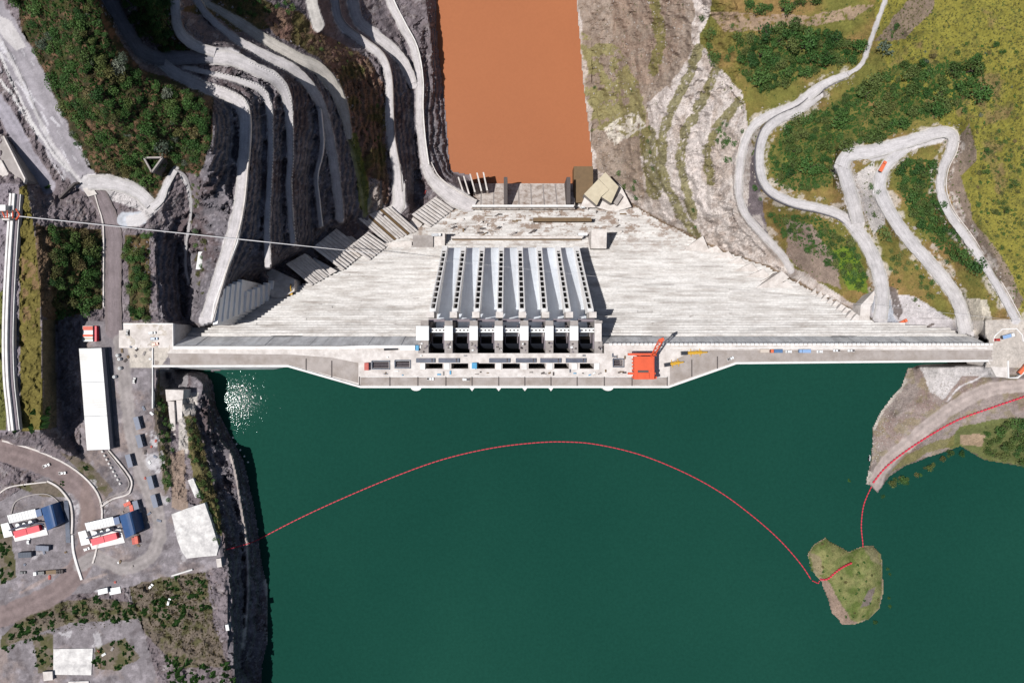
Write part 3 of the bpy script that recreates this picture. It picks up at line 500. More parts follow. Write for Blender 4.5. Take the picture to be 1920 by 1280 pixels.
# reservoir shores
rs = (PY > 676) & (PX > 1600) & ~res
tint(rs, C(160, 146, 140)); tint(rs * sel(N1, 0.0, 0.14), C(142, 120, 112), 0.7); tint(rs * sel(-N2, 0.02, 0.12), C(152, 140, 104), 0.5)
tint(inside([(1720, 682), (1850, 682), (1880, 705), (1800, 705), (1770, 750), (1745, 735), (1730, 700)], 0.6), C(204, 198, 196), 0.9)
tint(inside([(1770, 840), (1800, 800), (1860, 785), (2200, 780), (2400, 940), (1850, 870), (1800, 842)], 0.7), C(104, 112, 58), 0.9); tint(inside([(1800, 815), (1850, 815), (1840, 838), (1800, 835)], 0.6), C(178, 152, 128), 0.9)
tint(inside([(1640, 920), (1670, 885), (1740, 850), (1790, 835), (1790, 815), (1700, 850)], 0.6), C(134, 128, 78), 0.8)
for poly, lo_ in ((RESV, 0),):
    D, _ = along([(1700, 690), (1690, 722), (1652, 768), (1636, 800), (1634, 850), (1624, 905), (1645, 924), (1668, 893), (1700, 872), (1760, 852), (1800, 838), (1845, 862), (1920, 876)], 30); tint(sel(3.0 + 9 * N2 + 8 * N3 - D, 0, 2) * rs, C(92, 82, 74), 0.8)
for ln, w in (([(1696, 715), (1652, 768), (1638, 800)], 6), ([(1630, 890), (1624, 908), (1645, 922)], 5)):
    D, _ = along(ln, 20); tint(D < w + 6 * N2, C(206, 196, 186), 0.85)
tint((Di < 3.5 + 5 * N2) & ((Zt > ZL) & (PX > 1490) & (PY > 980)), C(160, 142, 124)); tint(isl & (Di > 2.5 + 4 * N3), C(116, 124, 66), 0.9); tint(isl * sel(N2, 0.0, 0.14), C(144, 140, 92), 0.7); tint(isl * sel(-N2, 0.08, 0.18), C(88, 108, 48), 0.7)
tint(inside([(1536, 1080), (1555, 1090), (1575, 1130), (1595, 1160), (1610, 1165), (1580, 1172), (1555, 1150)], 0.5), C(158, 134, 122), 0.9); tint(inside([(1515, 1035), (1538, 1045), (1545, 1075), (1530, 1080)], 0.5), C(152, 134, 112), 0.7)
tint(inside([(1620, 1020), (1645, 1022), (1650, 1060), (1632, 1050)], 0.6), C(142, 132, 104), 0.7); tint(inside([(1628, 1105), (1640, 1100), (1630, 1135), (1612, 1138)], 0.5), C(132, 118, 116), 0.9)
# exposed pale rock on the uphill side of the right-bank roads
CB = sel(N2 + 0.6 * N3, -0.02, 0.08)
for key, d0 in (('r1', 12), ('r2', 13), ('r3', 12), ('r4', 15), ('r3a', 12), ('r2e', 16)):
    D, _ = along(smooth_line(ROADS[key][0], 4), 60); wv = ROADS[key][1]; wv = max(wv) if hasattr(wv, '__len__') else wv
    tint(sel(wv / 2 + d0 * (0.35 + 2.2 * N1 + 1.2 * N2) - D, 0, 3) * CB * (PX > 1370), C(214, 204, 196), 0.6)
tint(inside([(1634, 556), (1668, 552), (1676, 596), (1688, 606), (1640, 608)], 0.3), C(186, 190, 200), 0.9)
for p in ([(1664, 536), (1680, 540), (1692, 585), (1684, 598), (1674, 586), (1672, 560)], [(1640, 604), (1672, 603), (1690, 618), (1720, 620), (1750, 603), (1752, 608), (1728, 624), (1690, 626), (1660, 614)], [(1800, 560), (1806, 560), (1818, 595), (1824, 630), (1816, 632), (1812, 600)]):
    tint(inside(p, 0.35) & (N3 > -0.22), C(112, 100, 96), 0.9)
D, _ = along([(x + 5, y) for y, x in CT_R[2:-2]], 30); tint(sel(5.5 + 9 * N2 - D, 0, 2) * (PX > 1180), C(122, 98, 70), 0.85)
tint(inside([(1848, 600), (2300, 590), (2300, 690), (1848, 690)], 0.1), C(206, 196, 186), 0.95)
# roads last
for D, w, colr in RD:
    e = np.clip((w / 2 + 0.6 + 3.0 * N3 + 3.0 * N2 - D) / 2.0, 0, 1); cc = np.array(colr)
    k = 1 + 0.45 * N2 + 0.3 * N1 + 0.25 * N3 - 0.10 * np.exp(-((D - 0.22 * w) / (0.07 * w + 0.5)) ** 2) + 0.08 * np.exp(-(D / (0.08 * w + 0.4)) ** 2)
    col[:] = col * (1 - e[..., None]) + (cc * k[..., None]) * e[..., None]
for i in range(46):       # pale dust streaks on the broad left road and its margins
    t = rng.random(); x0, y0 = -10 + 165 * t + rng.uniform(-50, 28), 40 + 290 * t; L = rng.uniform(8, 34); a = rng.uniform(0.8, 1.25); w_ = rng.uniform(0.8, 2.4)
    D, _ = along([(x0, y0), (x0 + L * math.cos(a), y0 + L * math.sin(a))], 9); tint((D + 4 * N3 + 3 * N2 < w_) & (PX < 180), C(226, 222, 226), rng.uniform(0.4, 0.9))
for p in ([(0, 30), (22, 40), (50, 88), (30, 96), (0, 60)], [(185, 345), (200, 330), (260, 352), (285, 385), (270, 395), (200, 372)], [(235, 405), (262, 398), (300, 372), (318, 345), (322, 352), (300, 392), (262, 425), (238, 425)]):
    tint(inside(p, 0.4), C(222, 216, 214), 0.8)
for ln in ([(0, 150), (25, 180), (45, 215), (70, 250)], [(0, 100), (20, 150), (60, 230), (100, 290), (128, 320)], [(182, 365), (188, 395), (194, 415)], [(340, 330), (352, 350), (358, 385)], [(620, 165), (640, 195), (650, 240)], [(455, 45), (520, 88), (590, 120)]):
    D, _ = along(ln, 12); tint(D + 4 * N3 < 2.6, C(232, 228, 226), 0.8)
tint(inside([(160, 880), (180, 960), (165, 1010), (140, 1010), (150, 950)], 0.8), C(150, 130, 122), 0.4)
col = np.clip(col * (1 + (0.5 * N3 + 0.25 * N2)[..., None] * (1 - 0.75 * roadm[..., None])), 0.01, 0.9)

K = S * (CAM_H - Zt) / CAM_H
V = np.stack([(PX - 960) * K, (640 - PY) * K, Zt], -1).reshape(-1, 3)
idx = np.arange(NX * NY).reshape(NY, NX)
F = np.stack([idx[1:, :-1], idx[1:, 1:], idx[:-1, 1:], idx[:-1, :-1]], -1).reshape(-1, 4)
def grid_mesh(name, V, F, cols=None):
    me = bpy.data.meshes.new(name); me.vertices.add(len(V)); me.vertices.foreach_set('co', V.astype(np.float32).ravel())
    me.loops.add(F.size); me.loops.foreach_set('vertex_index', F.astype(np.int32).ravel())
    me.polygons.add(len(F)); me.polygons.foreach_set('loop_start', np.arange(0, F.size, F.shape[1], dtype=np.int32)); me.polygons.foreach_set('loop_total', np.full(len(F), F.shape[1], np.int32))
    me.polygons.foreach_set('use_smooth', np.zeros(len(F), bool)); me.update(calc_edges=True)
    if cols is not None:
        a = me.color_attributes.new('ground_colour', 'FLOAT_COLOR', 'POINT'); a.data.foreach_set('color', cols.astype(np.float32).ravel())
    return me
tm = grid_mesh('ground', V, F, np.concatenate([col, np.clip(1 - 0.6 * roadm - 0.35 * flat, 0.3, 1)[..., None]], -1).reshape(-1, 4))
m = bpy.data.materials.new('ground_soil_rock'); m.use_nodes = True; nt = NT(m); b = nt.n['Principled BSDF']
an = nt.new('ShaderNodeAttribute', attribute_name='ground_colour'); at = an.outputs['Color']; rk = an.outputs['Alpha']; gp = nt.new('ShaderNodeNewGeometry').outputs['Position']
c = mix(nt, 'MULTIPLY', rk, at, ramp(nt, noise(nt, gp, 0.9, 6, 0.7), [(0.28, 0.62), (0.5, 1.0), (0.74, 1.32)]))
c = mix(nt, 'MULTIPLY', rk, c, ramp(nt, noise(nt, gp, 0.12, 6, 0.65), [(0.3, 0.8), (0.7, 1.15)]))
nt.l.new(c, b.inputs['Base Color']); b.inputs['Roughness'].default_value = 0.95; b.inputs['Specular IOR Level'].default_value = 0.15
bp = nt.new('ShaderNodeBump'); bp.inputs['Distance'].default_value = 0.6; nt.l.new(rk, bp.inputs['Strength']); nt.l.new(noise(nt, gp, 0.55, 7, 0.65), bp.inputs['Height']); nt.l.new(bp.outputs[0], b.inputs['Normal'])
tm.materials.append(m)
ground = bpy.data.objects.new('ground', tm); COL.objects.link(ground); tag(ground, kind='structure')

# ------------------------------------------------------------------ gravel roads laid on the benches
m = bpy.data.materials.new('gravel_road'); m.use_nodes = True; nt = NT(m); b = nt.n['Principled BSDF']
at = nt.new('ShaderNodeAttribute', attribute_name='road_colour').outputs['Color']; ln = nt.new('ShaderNodeAttribute', attribute_name='road_run').outputs['Vector']; gp = nt.new('ShaderNodeNewGeometry').outputs['Position']
c = mix(nt, 'MULTIPLY', 1.0, at, ramp(nt, noise(nt, ln, 1.0, 5, 0.7, (0.05, 3.2, 1.0)), [(0.32, 0.74), (0.5, 0.98), (0.7, 1.14)]))
c = mix(nt, 'MULTIPLY', 1.0, c, ramp(nt, noise(nt, gp, 0.11, 6, 0.7), [(0.32, 0.78), (0.55, 1.0), (0.72, 1.12)]))
c = mix(nt, 'MULTIPLY', 1.0, c, ramp(nt, noise(nt, gp, 0.9, 4, 0.7), [(0.3, 0.88), (0.7, 1.1)]))
nt.l.new(c, b.inputs['Base Color']); b.inputs['Roughness'].default_value = 0.95; b.inputs['Specular IOR Level'].default_value = 0.1
for ri, (key, (pts, w, colr)) in enumerate(ROADS.items()):
    if key in ('l1w', 'j1w', 'rq', 'lc', 'lw2', 't3g', 'jp', 'tj', 'r3b', 'lw', 'l1', 'tp', 'rp', 'ya', 'yb'): continue
    sp = smooth_line([tuple(p) for p in pts], 8); wl = [a[0] for a in smooth_line([(q,) for q in w], 8)] if hasattr(w, '__len__') else [w] * len(sp)
    run = [0.0]
    for a, q in zip(sp[:-1], sp[1:]): run.append(run[-1] + math.hypot(q[0] - a[0], q[1] - a[1]))
    st = np.arange(0, run[-1], 2.5); X = np.interp(st, run, [p[0] for p in sp]); Y = np.interp(st, run, [p[1] for p in sp]); Z = np.interp(st, run, [p[2] for p in sp]); Wd = np.interp(st, run, wl)
    tx, ty = np.gradient(X), np.gradient(Y); L_ = np.hypot(tx, ty); nx_, ny_ = -ty / L_, tx / L_; lanes = [-1, -0.62, -0.3, 0, 0.3, 0.62, 1]; Vr, Cr, Rr = [], [], []
    for k in range(len(st)):
        jl, jr = 1.6 * float(fbm(np.array(st[k] / 9), np.array(ri * 7.7), 2, 3)) , 1.6 * float(fbm(np.array(st[k] / 9), np.array(ri * 5.1 + 60), 4, 3))
        for l in lanes:
            h_ = max(Wd[k] / 2 * 0.97 - 0.6, 1.2) + (jl if l < 0 else jr) * 2.0; Vr.append(W(X[k] + nx_[k] * l * h_, Y[k] + ny_[k] * l * h_, Z[k] + 0.3 + 0.025 * ri + 0.12 * (1 - l * l)))
            tk = 1.0 + 0.10 * math.exp(-((abs(l) - 0.3) / 0.12) ** 2) - 0.14 * (abs(l) > 0.9); Cr.append((colr[0] * tk, colr[1] * tk, colr[2] * tk * (1.0 if abs(l) < 0.9 else 0.94), 1)); Rr.append((st[k], l * 3 + ri * 11.0, 0))
    n = len(lanes); idr = np.arange(len(Vr)).reshape(-1, n); Fr = np.stack([idr[:-1, :-1], idr[:-1, 1:], idr[1:, 1:], idr[1:, :-1]], -1).reshape(-1, 4)
    me = grid_mesh('gravel_road', np.array(Vr), Fr); a1 = me.color_attributes.new('road_colour', 'FLOAT_COLOR', 'POINT'); a1.data.foreach_set('color', np.array(Cr, np.float32).ravel())
    a2 = me.attributes.new('road_run', 'FLOAT_VECTOR', 'POINT'); a2.data.foreach_set('vector', np.array(Rr, np.float32).ravel()); me.materials.append(m)
    o = bpy.data.objects.new('gravel_road', me); COL.objects.link(o); tag(o, kind='structure')

# ------------------------------------------------------------------ water
def water(name, colr, ripple, scale, rough, murk, spec, thr):
    m = bpy.data.materials.new(name); m.use_nodes = True; nt = NT(m); b = nt.n['Principled BSDF']
    gp = nt.new('ShaderNodeNewGeometry').outputs['Position']
    c = mix(nt, 'MIX', ramp(nt, noise(nt, gp, 0.004, 4, 0.5), [(0.3, 0.0), (0.7, 1.0)]), colr, murk)
    c = mix(nt, 'MULTIPLY', 1.0, c, ramp(nt, noise(nt, gp, 0.42, 5, 0.75), [(0.3, 1 - thr), (0.7, 1 + thr)]))
    nt.l.new(c, b.inputs['Base Color']); b.inputs['Roughness'].default_value = rough; b.inputs['IOR'].default_value = 1.33; b.inputs['Specular IOR Level'].default_value = spec
    bp = nt.new('ShaderNodeBump'); bp.inputs['Distance'].default_value = ripple
    nt.l.new(noise(nt, gp, scale, 1, 0.5), bp.inputs['Height']); nt.l.new(bp.outputs[0], b.inputs['Normal'])
    return m
def sheet(name, pts, z, m):
    o = MB().poly([W(x, y, z) for x, y in pts]).build(name, m); return tag(o, kind='structure')
sheet('reservoir_water', [(220, 676), (2500, 672), (2500, 1700), (220, 1700)][::-1], ZL, water('reservoir_green_water', (0.0085, 0.046, 0.0325), 0.030, 0.86, 0.03, (0.0058, 0.036, 0.026), 0.003, 0.11))
sheet('river_water', [(770, -330), (1130, -330), (1130, 372), (770, 372)][::-1], ZR, water('river_brown_water', C(184, 117, 80, 0.6), 0.03, 0.4, 0.4, C(172, 108, 74, 0.6), 0.2, 0.05))
# ------------------------------------------------------------------ the dam
M_FACE = mat('rolled_concrete', C(243, 239, 235), 0.9, 0.18, 0.5, C(170, 160, 152), 0.85, (0.22, 1.0, 1.0), 0.12)
def face_material():
    m = M_FACE; nt = NT(m); b = nt.n['Principled BSDF']; src = b.inputs['Base Color'].links[0].from_socket; gp = nt.new('ShaderNodeNewGeometry').outputs['Position']
    at = nt.new('ShaderNodeAttribute', attribute_name='course_tone').outputs['Color']; c = mix(nt, 'MULTIPLY', 1.0, src, at)
    sep = nt.new('ShaderNodeSeparateXYZ'); nt.l.new(gp, sep.inputs[0]); mr = nt.new('ShaderNodeMapRange'); nt.l.new(sep.outputs[2], mr.inputs[0])
    for k, v in ((1, -120.0), (2, -175.0), (3, 0.0), (4, 1.0)): mr.inputs[k].default_value = v
    blot = ramp(nt, noise(nt, gp, 0.085, 8, 0.72), [(0.50, 0.0), (0.57, 1.0)]); mm = nt.new('ShaderNodeMath', operation='MULTIPLY'); nt.l.new(blot, mm.inputs[0]); nt.l.new(mr.outputs[0], mm.inputs[1])
    m2 = nt.new('ShaderNodeMath', operation='MULTIPLY'); nt.l.new(mm.outputs[0], m2.inputs[0]); m2.inputs[1].default_value = 0.9
    c = mix(nt, 'MIX', m2.outputs[0], c, C(150, 128, 112))
    spots = ramp(nt, noise(nt, gp, 0.16, 6, 0.8, (0.5, 1, 1)), [(0.63, 0.0), (0.69, 0.7)]); c = mix(nt, 'MIX', spots, c, C(120, 110, 104))
    fine = ramp(nt, noise(nt, gp, 1.1, 5, 0.75, (0.35, 1.6, 1)), [(0.3, 0.84), (0.6, 1.04)]); c = mix(nt, 'MULTIPLY', 1.0, c, fine)
    nt.l.new(c, b.inputs['Base Color'])
face_material()
M_CONC = mat('pale_concrete', C(236, 228, 222), 0.85, 0.16, 0.35, C(165, 152, 142), 0.6, None, 0.08)
M_GREY = mat('grey_concrete', C(176, 168, 164), 0.85, 0.16, 0.3, C(132, 122, 114), 0.6, None, 0.08)
M_WALLF = mat('upper_face_concrete', (0.78, 0.77, 0.76), 0.85, 0.2, 0.2, C(150, 144, 142), 0.6, (1.4, 0.3, 0.3))
M_SLAB = mat('white_slab', C(250, 247, 244), 0.8, 0.08, 0.4, C(190, 180, 172), 0.4)
M_CHUTE = mat('chute_concrete', (0.70, 0.74, 0.79), 0.7, 0.08, 0.15, (0.42, 0.42, 0.43), 0.55, (2.5, 0.15, 0.15))  # slight blue puts the cool shade of the chutes into the colour
M_ROAD = mat('deck_road', C(184, 174, 168), 0.9, 0.12, 0.25, C(140, 126, 114), 0.7)
M_STEEL_SHADE = mat('dark_steel_and_shade', (0.012, 0.014, 0.02), 0.5, 0.3, 0.5, spec=0.3)  # its near-black also paints the shade in bays, slots and wall cells
M_COVER = mat('cover_steel', C(92, 100, 118), 0.5, 0.25, 0.5, C(60, 66, 80), 0.7)
M_BEAM = mat('beam_grey', C(140, 130, 136), 0.8, 0.2, 0.5)
M_RUST = mat('rust_primer', C(205, 110, 100), 0.8, 0.2, 0.6)
M_TWALL = mat('training_wall_concrete', (0.80, 0.78, 0.76), 0.8, 0.06, 0.3, (0.6, 0.57, 0.54), 0.4)
M_WHITE = mat('white_paint', C(240, 240, 238, 0.66), 0.6, 0.05, 0.4)
M_BLUE = mat('blue_paint', C(70, 160, 205), 0.5, 0.12, 0.6)
M_DARK = mat('rail_dark', C(96, 88, 86), 0.8, 0.2, 0.6)
M_BROWN = mat('wet_brown', C(122, 98, 68), 0.6, 0.2, 0.3)
M_CHAIN = mat('block_white', C(226, 222, 218), 0.8, 0.1, 0.6)
def faceY(d): return 3.3 + 0.702 * (d - 20)
dam = empty('concrete_dam', (0, 0, 0), 'pale stepped concrete gravity dam with seven gated spillway chutes across the valley', 'dam')
# stepped downstream face
mb = MB(); d = 20.0; seg_col = []
while d < 236:
    h = 2.9; d2 = d + h; y0, y1 = faceY(d), faceY(d2); ky = S * (1 + d2 / CAM_H); py = 640 - y0 / ky
    xl, xr = (ct(CT_L, py) - 960) * ky + rng.uniform(-2, 1), (ct(CT_R, py) - 960) * ky + rng.uniform(-1, 3)
    x = xl
    while x < xr:
        w = min(rng.uniform(10, 48), xr - x + 0.01); j = rng.uniform(0, 0.35) if rng.random() < 0.8 else rng.uniform(0.3, 0.9); jz = rng.uniform(0, 0.12)
        if rng.random() < 0.03: jz = rng.uniform(0.5, 1.1)
        a, b_ = x, x + w
        mb.poly([(a, y0 + j, -d2 - jz), (b_, y0 + j, -d2 - jz), (b_, y1 + 1.2, -d2 - jz), (a, y1 + 1.2, -d2 - jz)])
        mb.poly([(a, y0 + j, -d), (a, y0 + j, -d2 - jz), (b_, y0 + j, -d2 - jz), (b_, y0 + j, -d)][::-1])
        cv = rng.gauss(0.96, 0.028) * (0.86 if rng.random() < 0.04 else 1.0); seg_col += [cv] * 8
        x += w
    d = d2
sf = tag(mb.build('stepped_face', M_FACE, dam), kind='stuff')
ca_ = sf.data.color_attributes.new('course_tone', 'FLOAT_COLOR', 'POINT'); ca_.data.foreach_set('color', np.repeat(np.array(seg_col, np.float32)[:, None], 4, 1).ravel())
# steep upper face under the crest
mb = MB(); xs = [W(325, 648, 0)[0]]; xe = W(1850, 648, 0)[0]
while xs[-1] < xe: xs.append(xs[-1] + rng.uniform(5, 11))
yt, yb = W(0, 648, 0)[1], faceY(20.0) + 0.3
for a, b_ in zip(xs[:-1], xs[1:]):
    j = rng.uniform(0, 0.25)
    if a < W(787, 0, 0)[0] or b_ > W(1133, 0, 0)[0]:
        mb.poly([(a, yt + j, -0.1), (b_, yt + j, -0.1), (b_, yb + j, -21.0), (a, yb + j, -21.0)][::-1])
tag(mb.build('upper_face', M_WALLF, dam), kind='stuff')
# crest deck in pieces round the gate slots
SLOTS = [(797, 830), (846, 878), (894, 928), (942, 975), (991, 1023), (1039, 1067), (1087, 1114)]
SL2 = [(699, 729, 678, 690), (742, 768, 677, 688), (1151, 1168, 674, 686)]
def deck(poly, z0=-60, z1=0.0, m=M_CONC, name='crest_deck'): return MB().pprism(poly, z0, z1).build(name, m, dam)
deck([(287, 687), (540, 687), (675, 724), (680, 724), (680, 652), (287, 652)])
deck([(1250, 724), (1255, 724), (1380, 681), (1862, 677), (1862, 644), (1250, 644)])
deck([(680, 674), (787, 674), (787, 650), (680, 650)]); deck([(787, 674), (1133, 674), (1133, 662), (787, 662)]); deck([(1133, 674), (1250, 674), (1250, 644), (1133, 644)])
deck([(680, 724), (1250, 724), (1250, 691), (680, 691)])
cut = sorted([(a, b_, 681, 691) for a, b_ in SLOTS] + SL2); x = 680
for a, b_, ya, yb2 in cut:
    deck([(x, 691), (a, 691), (a, 674), (x, 674)]); x = b_
    if ya > 674: deck([(a, ya), (b_, ya), (b_, 674), (a, 674)])
    if yb2 < 691: deck([(a, 691), (b_, 691), (b_, yb2), (a, yb2)])
deck([(x, 691), (1250, 691), (1250, 674), (x, 674)])
MB().prect(690, 672, 1180, 693, -61, -26).build('slot_floor', M_STEEL_SHADE, dam)  # near-black floor, the slots' deep shade put into its colour
# batter on the upstream side, left
a0, a1, b0, b1 = W(300, 686, -0.4), W(545, 686, -0.4), W(300, 694.5, -44), W(510, 693, -44)
MB().poly([a0, b0, b1, a1]).build('upstream_batter', M_WALLF, dam)
# deck roadway sheets
def sheet_on(poly, m, z=0.012, name='roadway', parent=dam): return MB().poly([W(x, y, z) for x, y in poly][::-1]).build(name, m, parent)
sheet_on([(676, 722), (1252, 722), (1252, 706), (676, 706)][::-1], M_ROAD)
sheet_on([(290, 684), (541, 683), (672, 718), (672, 680), (620, 670), (540, 664), (290, 662)][::-1], M_ROAD)
sheet_on([(1256, 721), (1379, 678), (1861, 674), (1861, 656), (1300, 656), (1256, 680)][::-1], M_ROAD)
# parapets
def pw(pts, z=0.0): return [W(x, y, z) for x, y in pts]
for pts, w, h in (([(287, 686), (541, 686), (677, 725), (1253, 725), (1380, 680.5), (1852, 676)], 1.5, 1.2), ([(325, 651.5), (640, 651.5), (700, 650), (790, 650)], 2.2, 1.0), ([(287, 652), (287, 765)], 0.8, 1.0), ([(676, 706), (1252, 706)], 0.5, 0.25), ([(1256, 652), (1850, 652)], 0.6, 0.5)):
    MB().ribbon(pw(pts), w, h).build('parapet', M_SLAB, dam)
for k in range(87):
    x = 1142 + k * 8.3
    MB().prect(x, 643.2, x + 6.2, 647.4, 0.01, 0.9).build('parapet_slab', M_SLAB, dam)
for x in (674, 731, 783.5, 836, 885, 935, 984, 1033, 1082, 1133, 1185, 1251): MB().ribbon(pw([(x, 706), (x, 723)]), 0.7, 0.3).build('deck_kerb', M_DARK, dam)
for x, y0, y1 in ((622, 676, 712), (574, 672, 697), (1297, 674, 706), (1345, 668, 692)): MB().ribbon(pw([(x, y0), (x, y1)]), 0.7, 0.3).build('deck_kerb', M_DARK, dam)
for x in (885, 935, 984, 1033): MB().pprism([(x - 5, 726.5), (x, 733), (x + 5, 726.5)], -45, -0.3).build('intake_nose', M_SLAB, dam)
for x in (780, 1140): MB().pprism([(x + 10 * math.cos(t), 726.5 + 6 * math.sin(t)) for t in np.linspace(0, math.pi, 9)], -45, -0.3).build('intake_nose', M_SLAB, dam)
# spillway
PR = [796, 841, 888, 935, 983, 1030, 1076.5, 1122]
TOPX = [810.5, 852.7, 893.7, 937, 979, 1021.5, 1065, 1108]; BOTX = [834, 869, 904, 940, 975, 1011, 1046, 1081]
TP = [(22.9, -15), (35, -34), (47, -53), (60, -74), (72, -93), (85, -112)]          # top of training walls (Y, z)
FP = [(4, -22), (12, -27), (22.9, -38), (47, -70), (66, -97), (85.6, -123.5)]                                          # chute floor
XT = [(x - 960) * S * (1 + 15 / CAM_H) for x in TOPX]; XB = [(x - 960) * S * (1 + 112 / CAM_H) for x in BOTX]
def topz(y): return float(np.interp(y, [p[0] for p in TP], [p[1] for p in TP]))
def wallx(i, y): return XT[i] + (XB[i] - XT[i]) * (y - 22.9) / (85 - 22.9)
def profile(mb, x0f, x1f, ys, ztf, zbf):
    """solid between two lateral lines, along the flow"""
    i = len(mb.v); n = len(ys)
    for y in ys:
        for xf, zf in ((x0f, zbf), (x0f, ztf), (x1f, ztf), (x1f, zbf)): mb.v.append((xf(y), y, zf(y)))
    for k in range(n - 1):
        a = i + 4 * k; c_ = a + 4
        for u in range(4): mb.f.append((a + u, a + (u + 1) % 4, c_ + (u + 1) % 4, c_ + u))
    mb.f.append((i, i + 1, i + 2, i + 3)); e = i + 4 * (n - 1); mb.f.append((e + 3, e + 2, e + 1, e))
below = lambda y: -(20 + (y - 3.3) / 0.702) - 6
ysw = list(np.linspace(21.5, 85.3, 14))
for i in range(8):
    e = empty('training_wall', (0, 0, 0)); e.parent = dam; t = 1.95
    for s_ in (-1, 1):
        mb = MB(); x0 = (lambda y, i=i, s_=s_: wallx(i, y) + s_ * t - 0.42); x1 = (lambda y, i=i, s_=s_: wallx(i, y) + s_ * t + 0.42)
        profile(mb, x0, x1, ysw, topz, below); mb.build('side_slab', M_TWALL, e)
    ends = [(21.5, 25.2)] + [(25.2 + 4.85 * k + 3.85, 25.2 + 4.85 * (k + 1)) for k in range(11)] + [(80.0, 85.2)]
    for a, b_ in ends:
        b_ = min(b_, 85.2); mb = MB()
        x0 = (lambda y, i=i: wallx(i, y) - t + 0.4); x1 = (lambda y, i=i: wallx(i, y) + t - 0.4)
        dp = 3.0 if b_ - a < 2 else 20.0
        profile(mb, x0, x1, [a, b_], lambda y: topz(y) - 0.06, lambda y: topz(y) - dp); mb.build('cross_strut', M_TWALL, e)
    mb = MB(); profile(mb, lambda y, i=i: wallx(i, y) - t + 0.4, lambda y, i=i: wallx(i, y) + t - 0.4, [22, 84.8], lambda y: topz(y) - 13, lambda y: topz(y) - 14); mb.build('cell_floor', M_STEEL_SHADE, e)  # near-black floor paints the shade seen through the open cells
    # blocks at the head of each wall
    MB().box((wallx(i, 21), 19.6, -12), (5.4, 4.4, 18)).build('head_block', M_CONC, e)
fz = lambda y: float(np.interp(y, [p[0] for p in FP], [p[1] for p in FP]))
for i in range(7):
    mb = MB(); profile(mb, lambda y, i=i: wallx(i, max(y, 15)) + 1.5, lambda y, i=i: wallx(i + 1, max(y, 15)) - 1.5, [4, 8, 12, 17] + ysw[1:], fz, lambda y: min(below(y), fz(y) - 3)); mb.build('chute_floor', M_CHUTE, dam)
for i, x in enumerate(PR):
    p = MB().prect(x - 7.4, 601, x + 7.4, 661.8, -60, 0.4).build('pier', M_GREY, dam)
    if i < 7: MB().prect(x - 7.8 - (8 if i == 0 else 0), 611, x + 7.8, 638, 0.42, 4.5).build('pier_roof', M_WHITE, p)
    else:
        MB().prect(x - 7.0, 606, x + 6.0, 640, 0.42, 3.0).build('pier_roof', M_CONC, p)
    for q in range(5):
        MB().box((W(x + rng.uniform(-6, 6), 0, 0)[0], W(0, rng.uniform(642, 660), 0)[1], 0.8), (rng.uniform(0.6, 1.8), rng.uniform(0.5, 1.6), 0.9), rng.uniform(0, 3)).build('hoist_box', [M_DARK, M_BEAM, M_WHITE][q % 3], p)
MB().prect(784, 642, 789, 662, -60, 0.1).build('pier', M_GREY, dam)
for i in range(7):
    a, b_ = PR[i] + 7.4, PR[i + 1] - 7.4
    bm = MB().prect(a, 615, b_, 623, -2.2, 0.2).build('bridge_beam', M_WHITE, dam)
    for q in range(4): MB().prect(a + 6 + q * 7, 617.5, a + 9 + q * 7, 620.5, 0.2, 0.35).build('hole_patch', M_DARK, bm)  # raised dark patches stand in for the shaded holes in the beam
    MB().prect(a, 617, a + 5, 622.6, 0.21, 1.4).build('drive_box', M_COVER, bm)
    MB().prect(a, 598, b_, 603, -12, -7).build('trunnion_beam', M_BEAM, dam)
    # radial gate leaf and bay floor, near-black to stand for the bay's deep shade
    mb = MB(); x0, x1 = W(a - 1, 0, 0)[0], W(b_ + 1, 0, 0)[0]
    arc = [(9.5 - 15 * math.cos(t), -14 + 15 * math.sin(t)) for t in np.linspace(-0.7, 0.75, 9)]
    for (ya, za), (yb2, zb) in zip(arc[:-1], arc[1:]): mb.poly([(x0, ya, za), (x1, ya, za), (x1, yb2, zb), (x0, yb2, zb)])
    g_ = mb.build('radial_gate', M_STEEL_SHADE, dam)
    for xx in (x0 + 2.2, x1 - 2.2): MB().tube([(xx, -2.5, -6), (xx, 12, -14)], 0.45, 6).build('gate_arm', M_BEAM, g_)
    MB().box((x1 - 0.9, 0, -6), (0.8, 11, 9)).build('side_guide', M_BEAM, g_)
    MB().box((x0 + 0.6, 0, -10), (0.5, 13, 9)).build('side_guide', M_DARK, g_)
    MB().box(((x0 + x1) / 2, -3, -31), (x1 - x0, 13, 1)).build('bay_floor', M_STEEL_SHADE, dam)
for a, b_ in ((780, 815), (822, 861), (917, 956), (967, 1005), (1013, 1052), (1061, 1099)):
    o = MB().prect(a, 671.5, b_, 679.6, 0.02, 1.6).build('gate_cover', M_COVER, dam)
    MB().prect(a + 3, 673, b_ - 3, 674, 1.6, 1.75).build('stiffener', M_BEAM, o); MB().prect(b_ - 6, 672, b_ - 4, 679, 1.6, 1.75).build('stiffener', M_DARK, o)
# intake slot frames and small deck gear
for a, b_, ya, yb2 in SL2:
    f_ = MB().ribbon(pw([(a - 1.5, ya - 1.5), (b_ + 1.5, ya - 1.5), (b_ + 1.5, yb2 + 1.5), (a - 1.5, yb2 + 1.5), (a - 1.5, ya - 1.5)]), 0.9, 0.8).build('slot_frame', M_COVER, dam)
    for q in range(3): MB().tube([W(a, ya + 3 + 3.2 * q, -1.5), W(b_, ya + 3 + 3.2 * q, -1.5)], 0.3, 5).build('rack_bar', M_BEAM, f_)
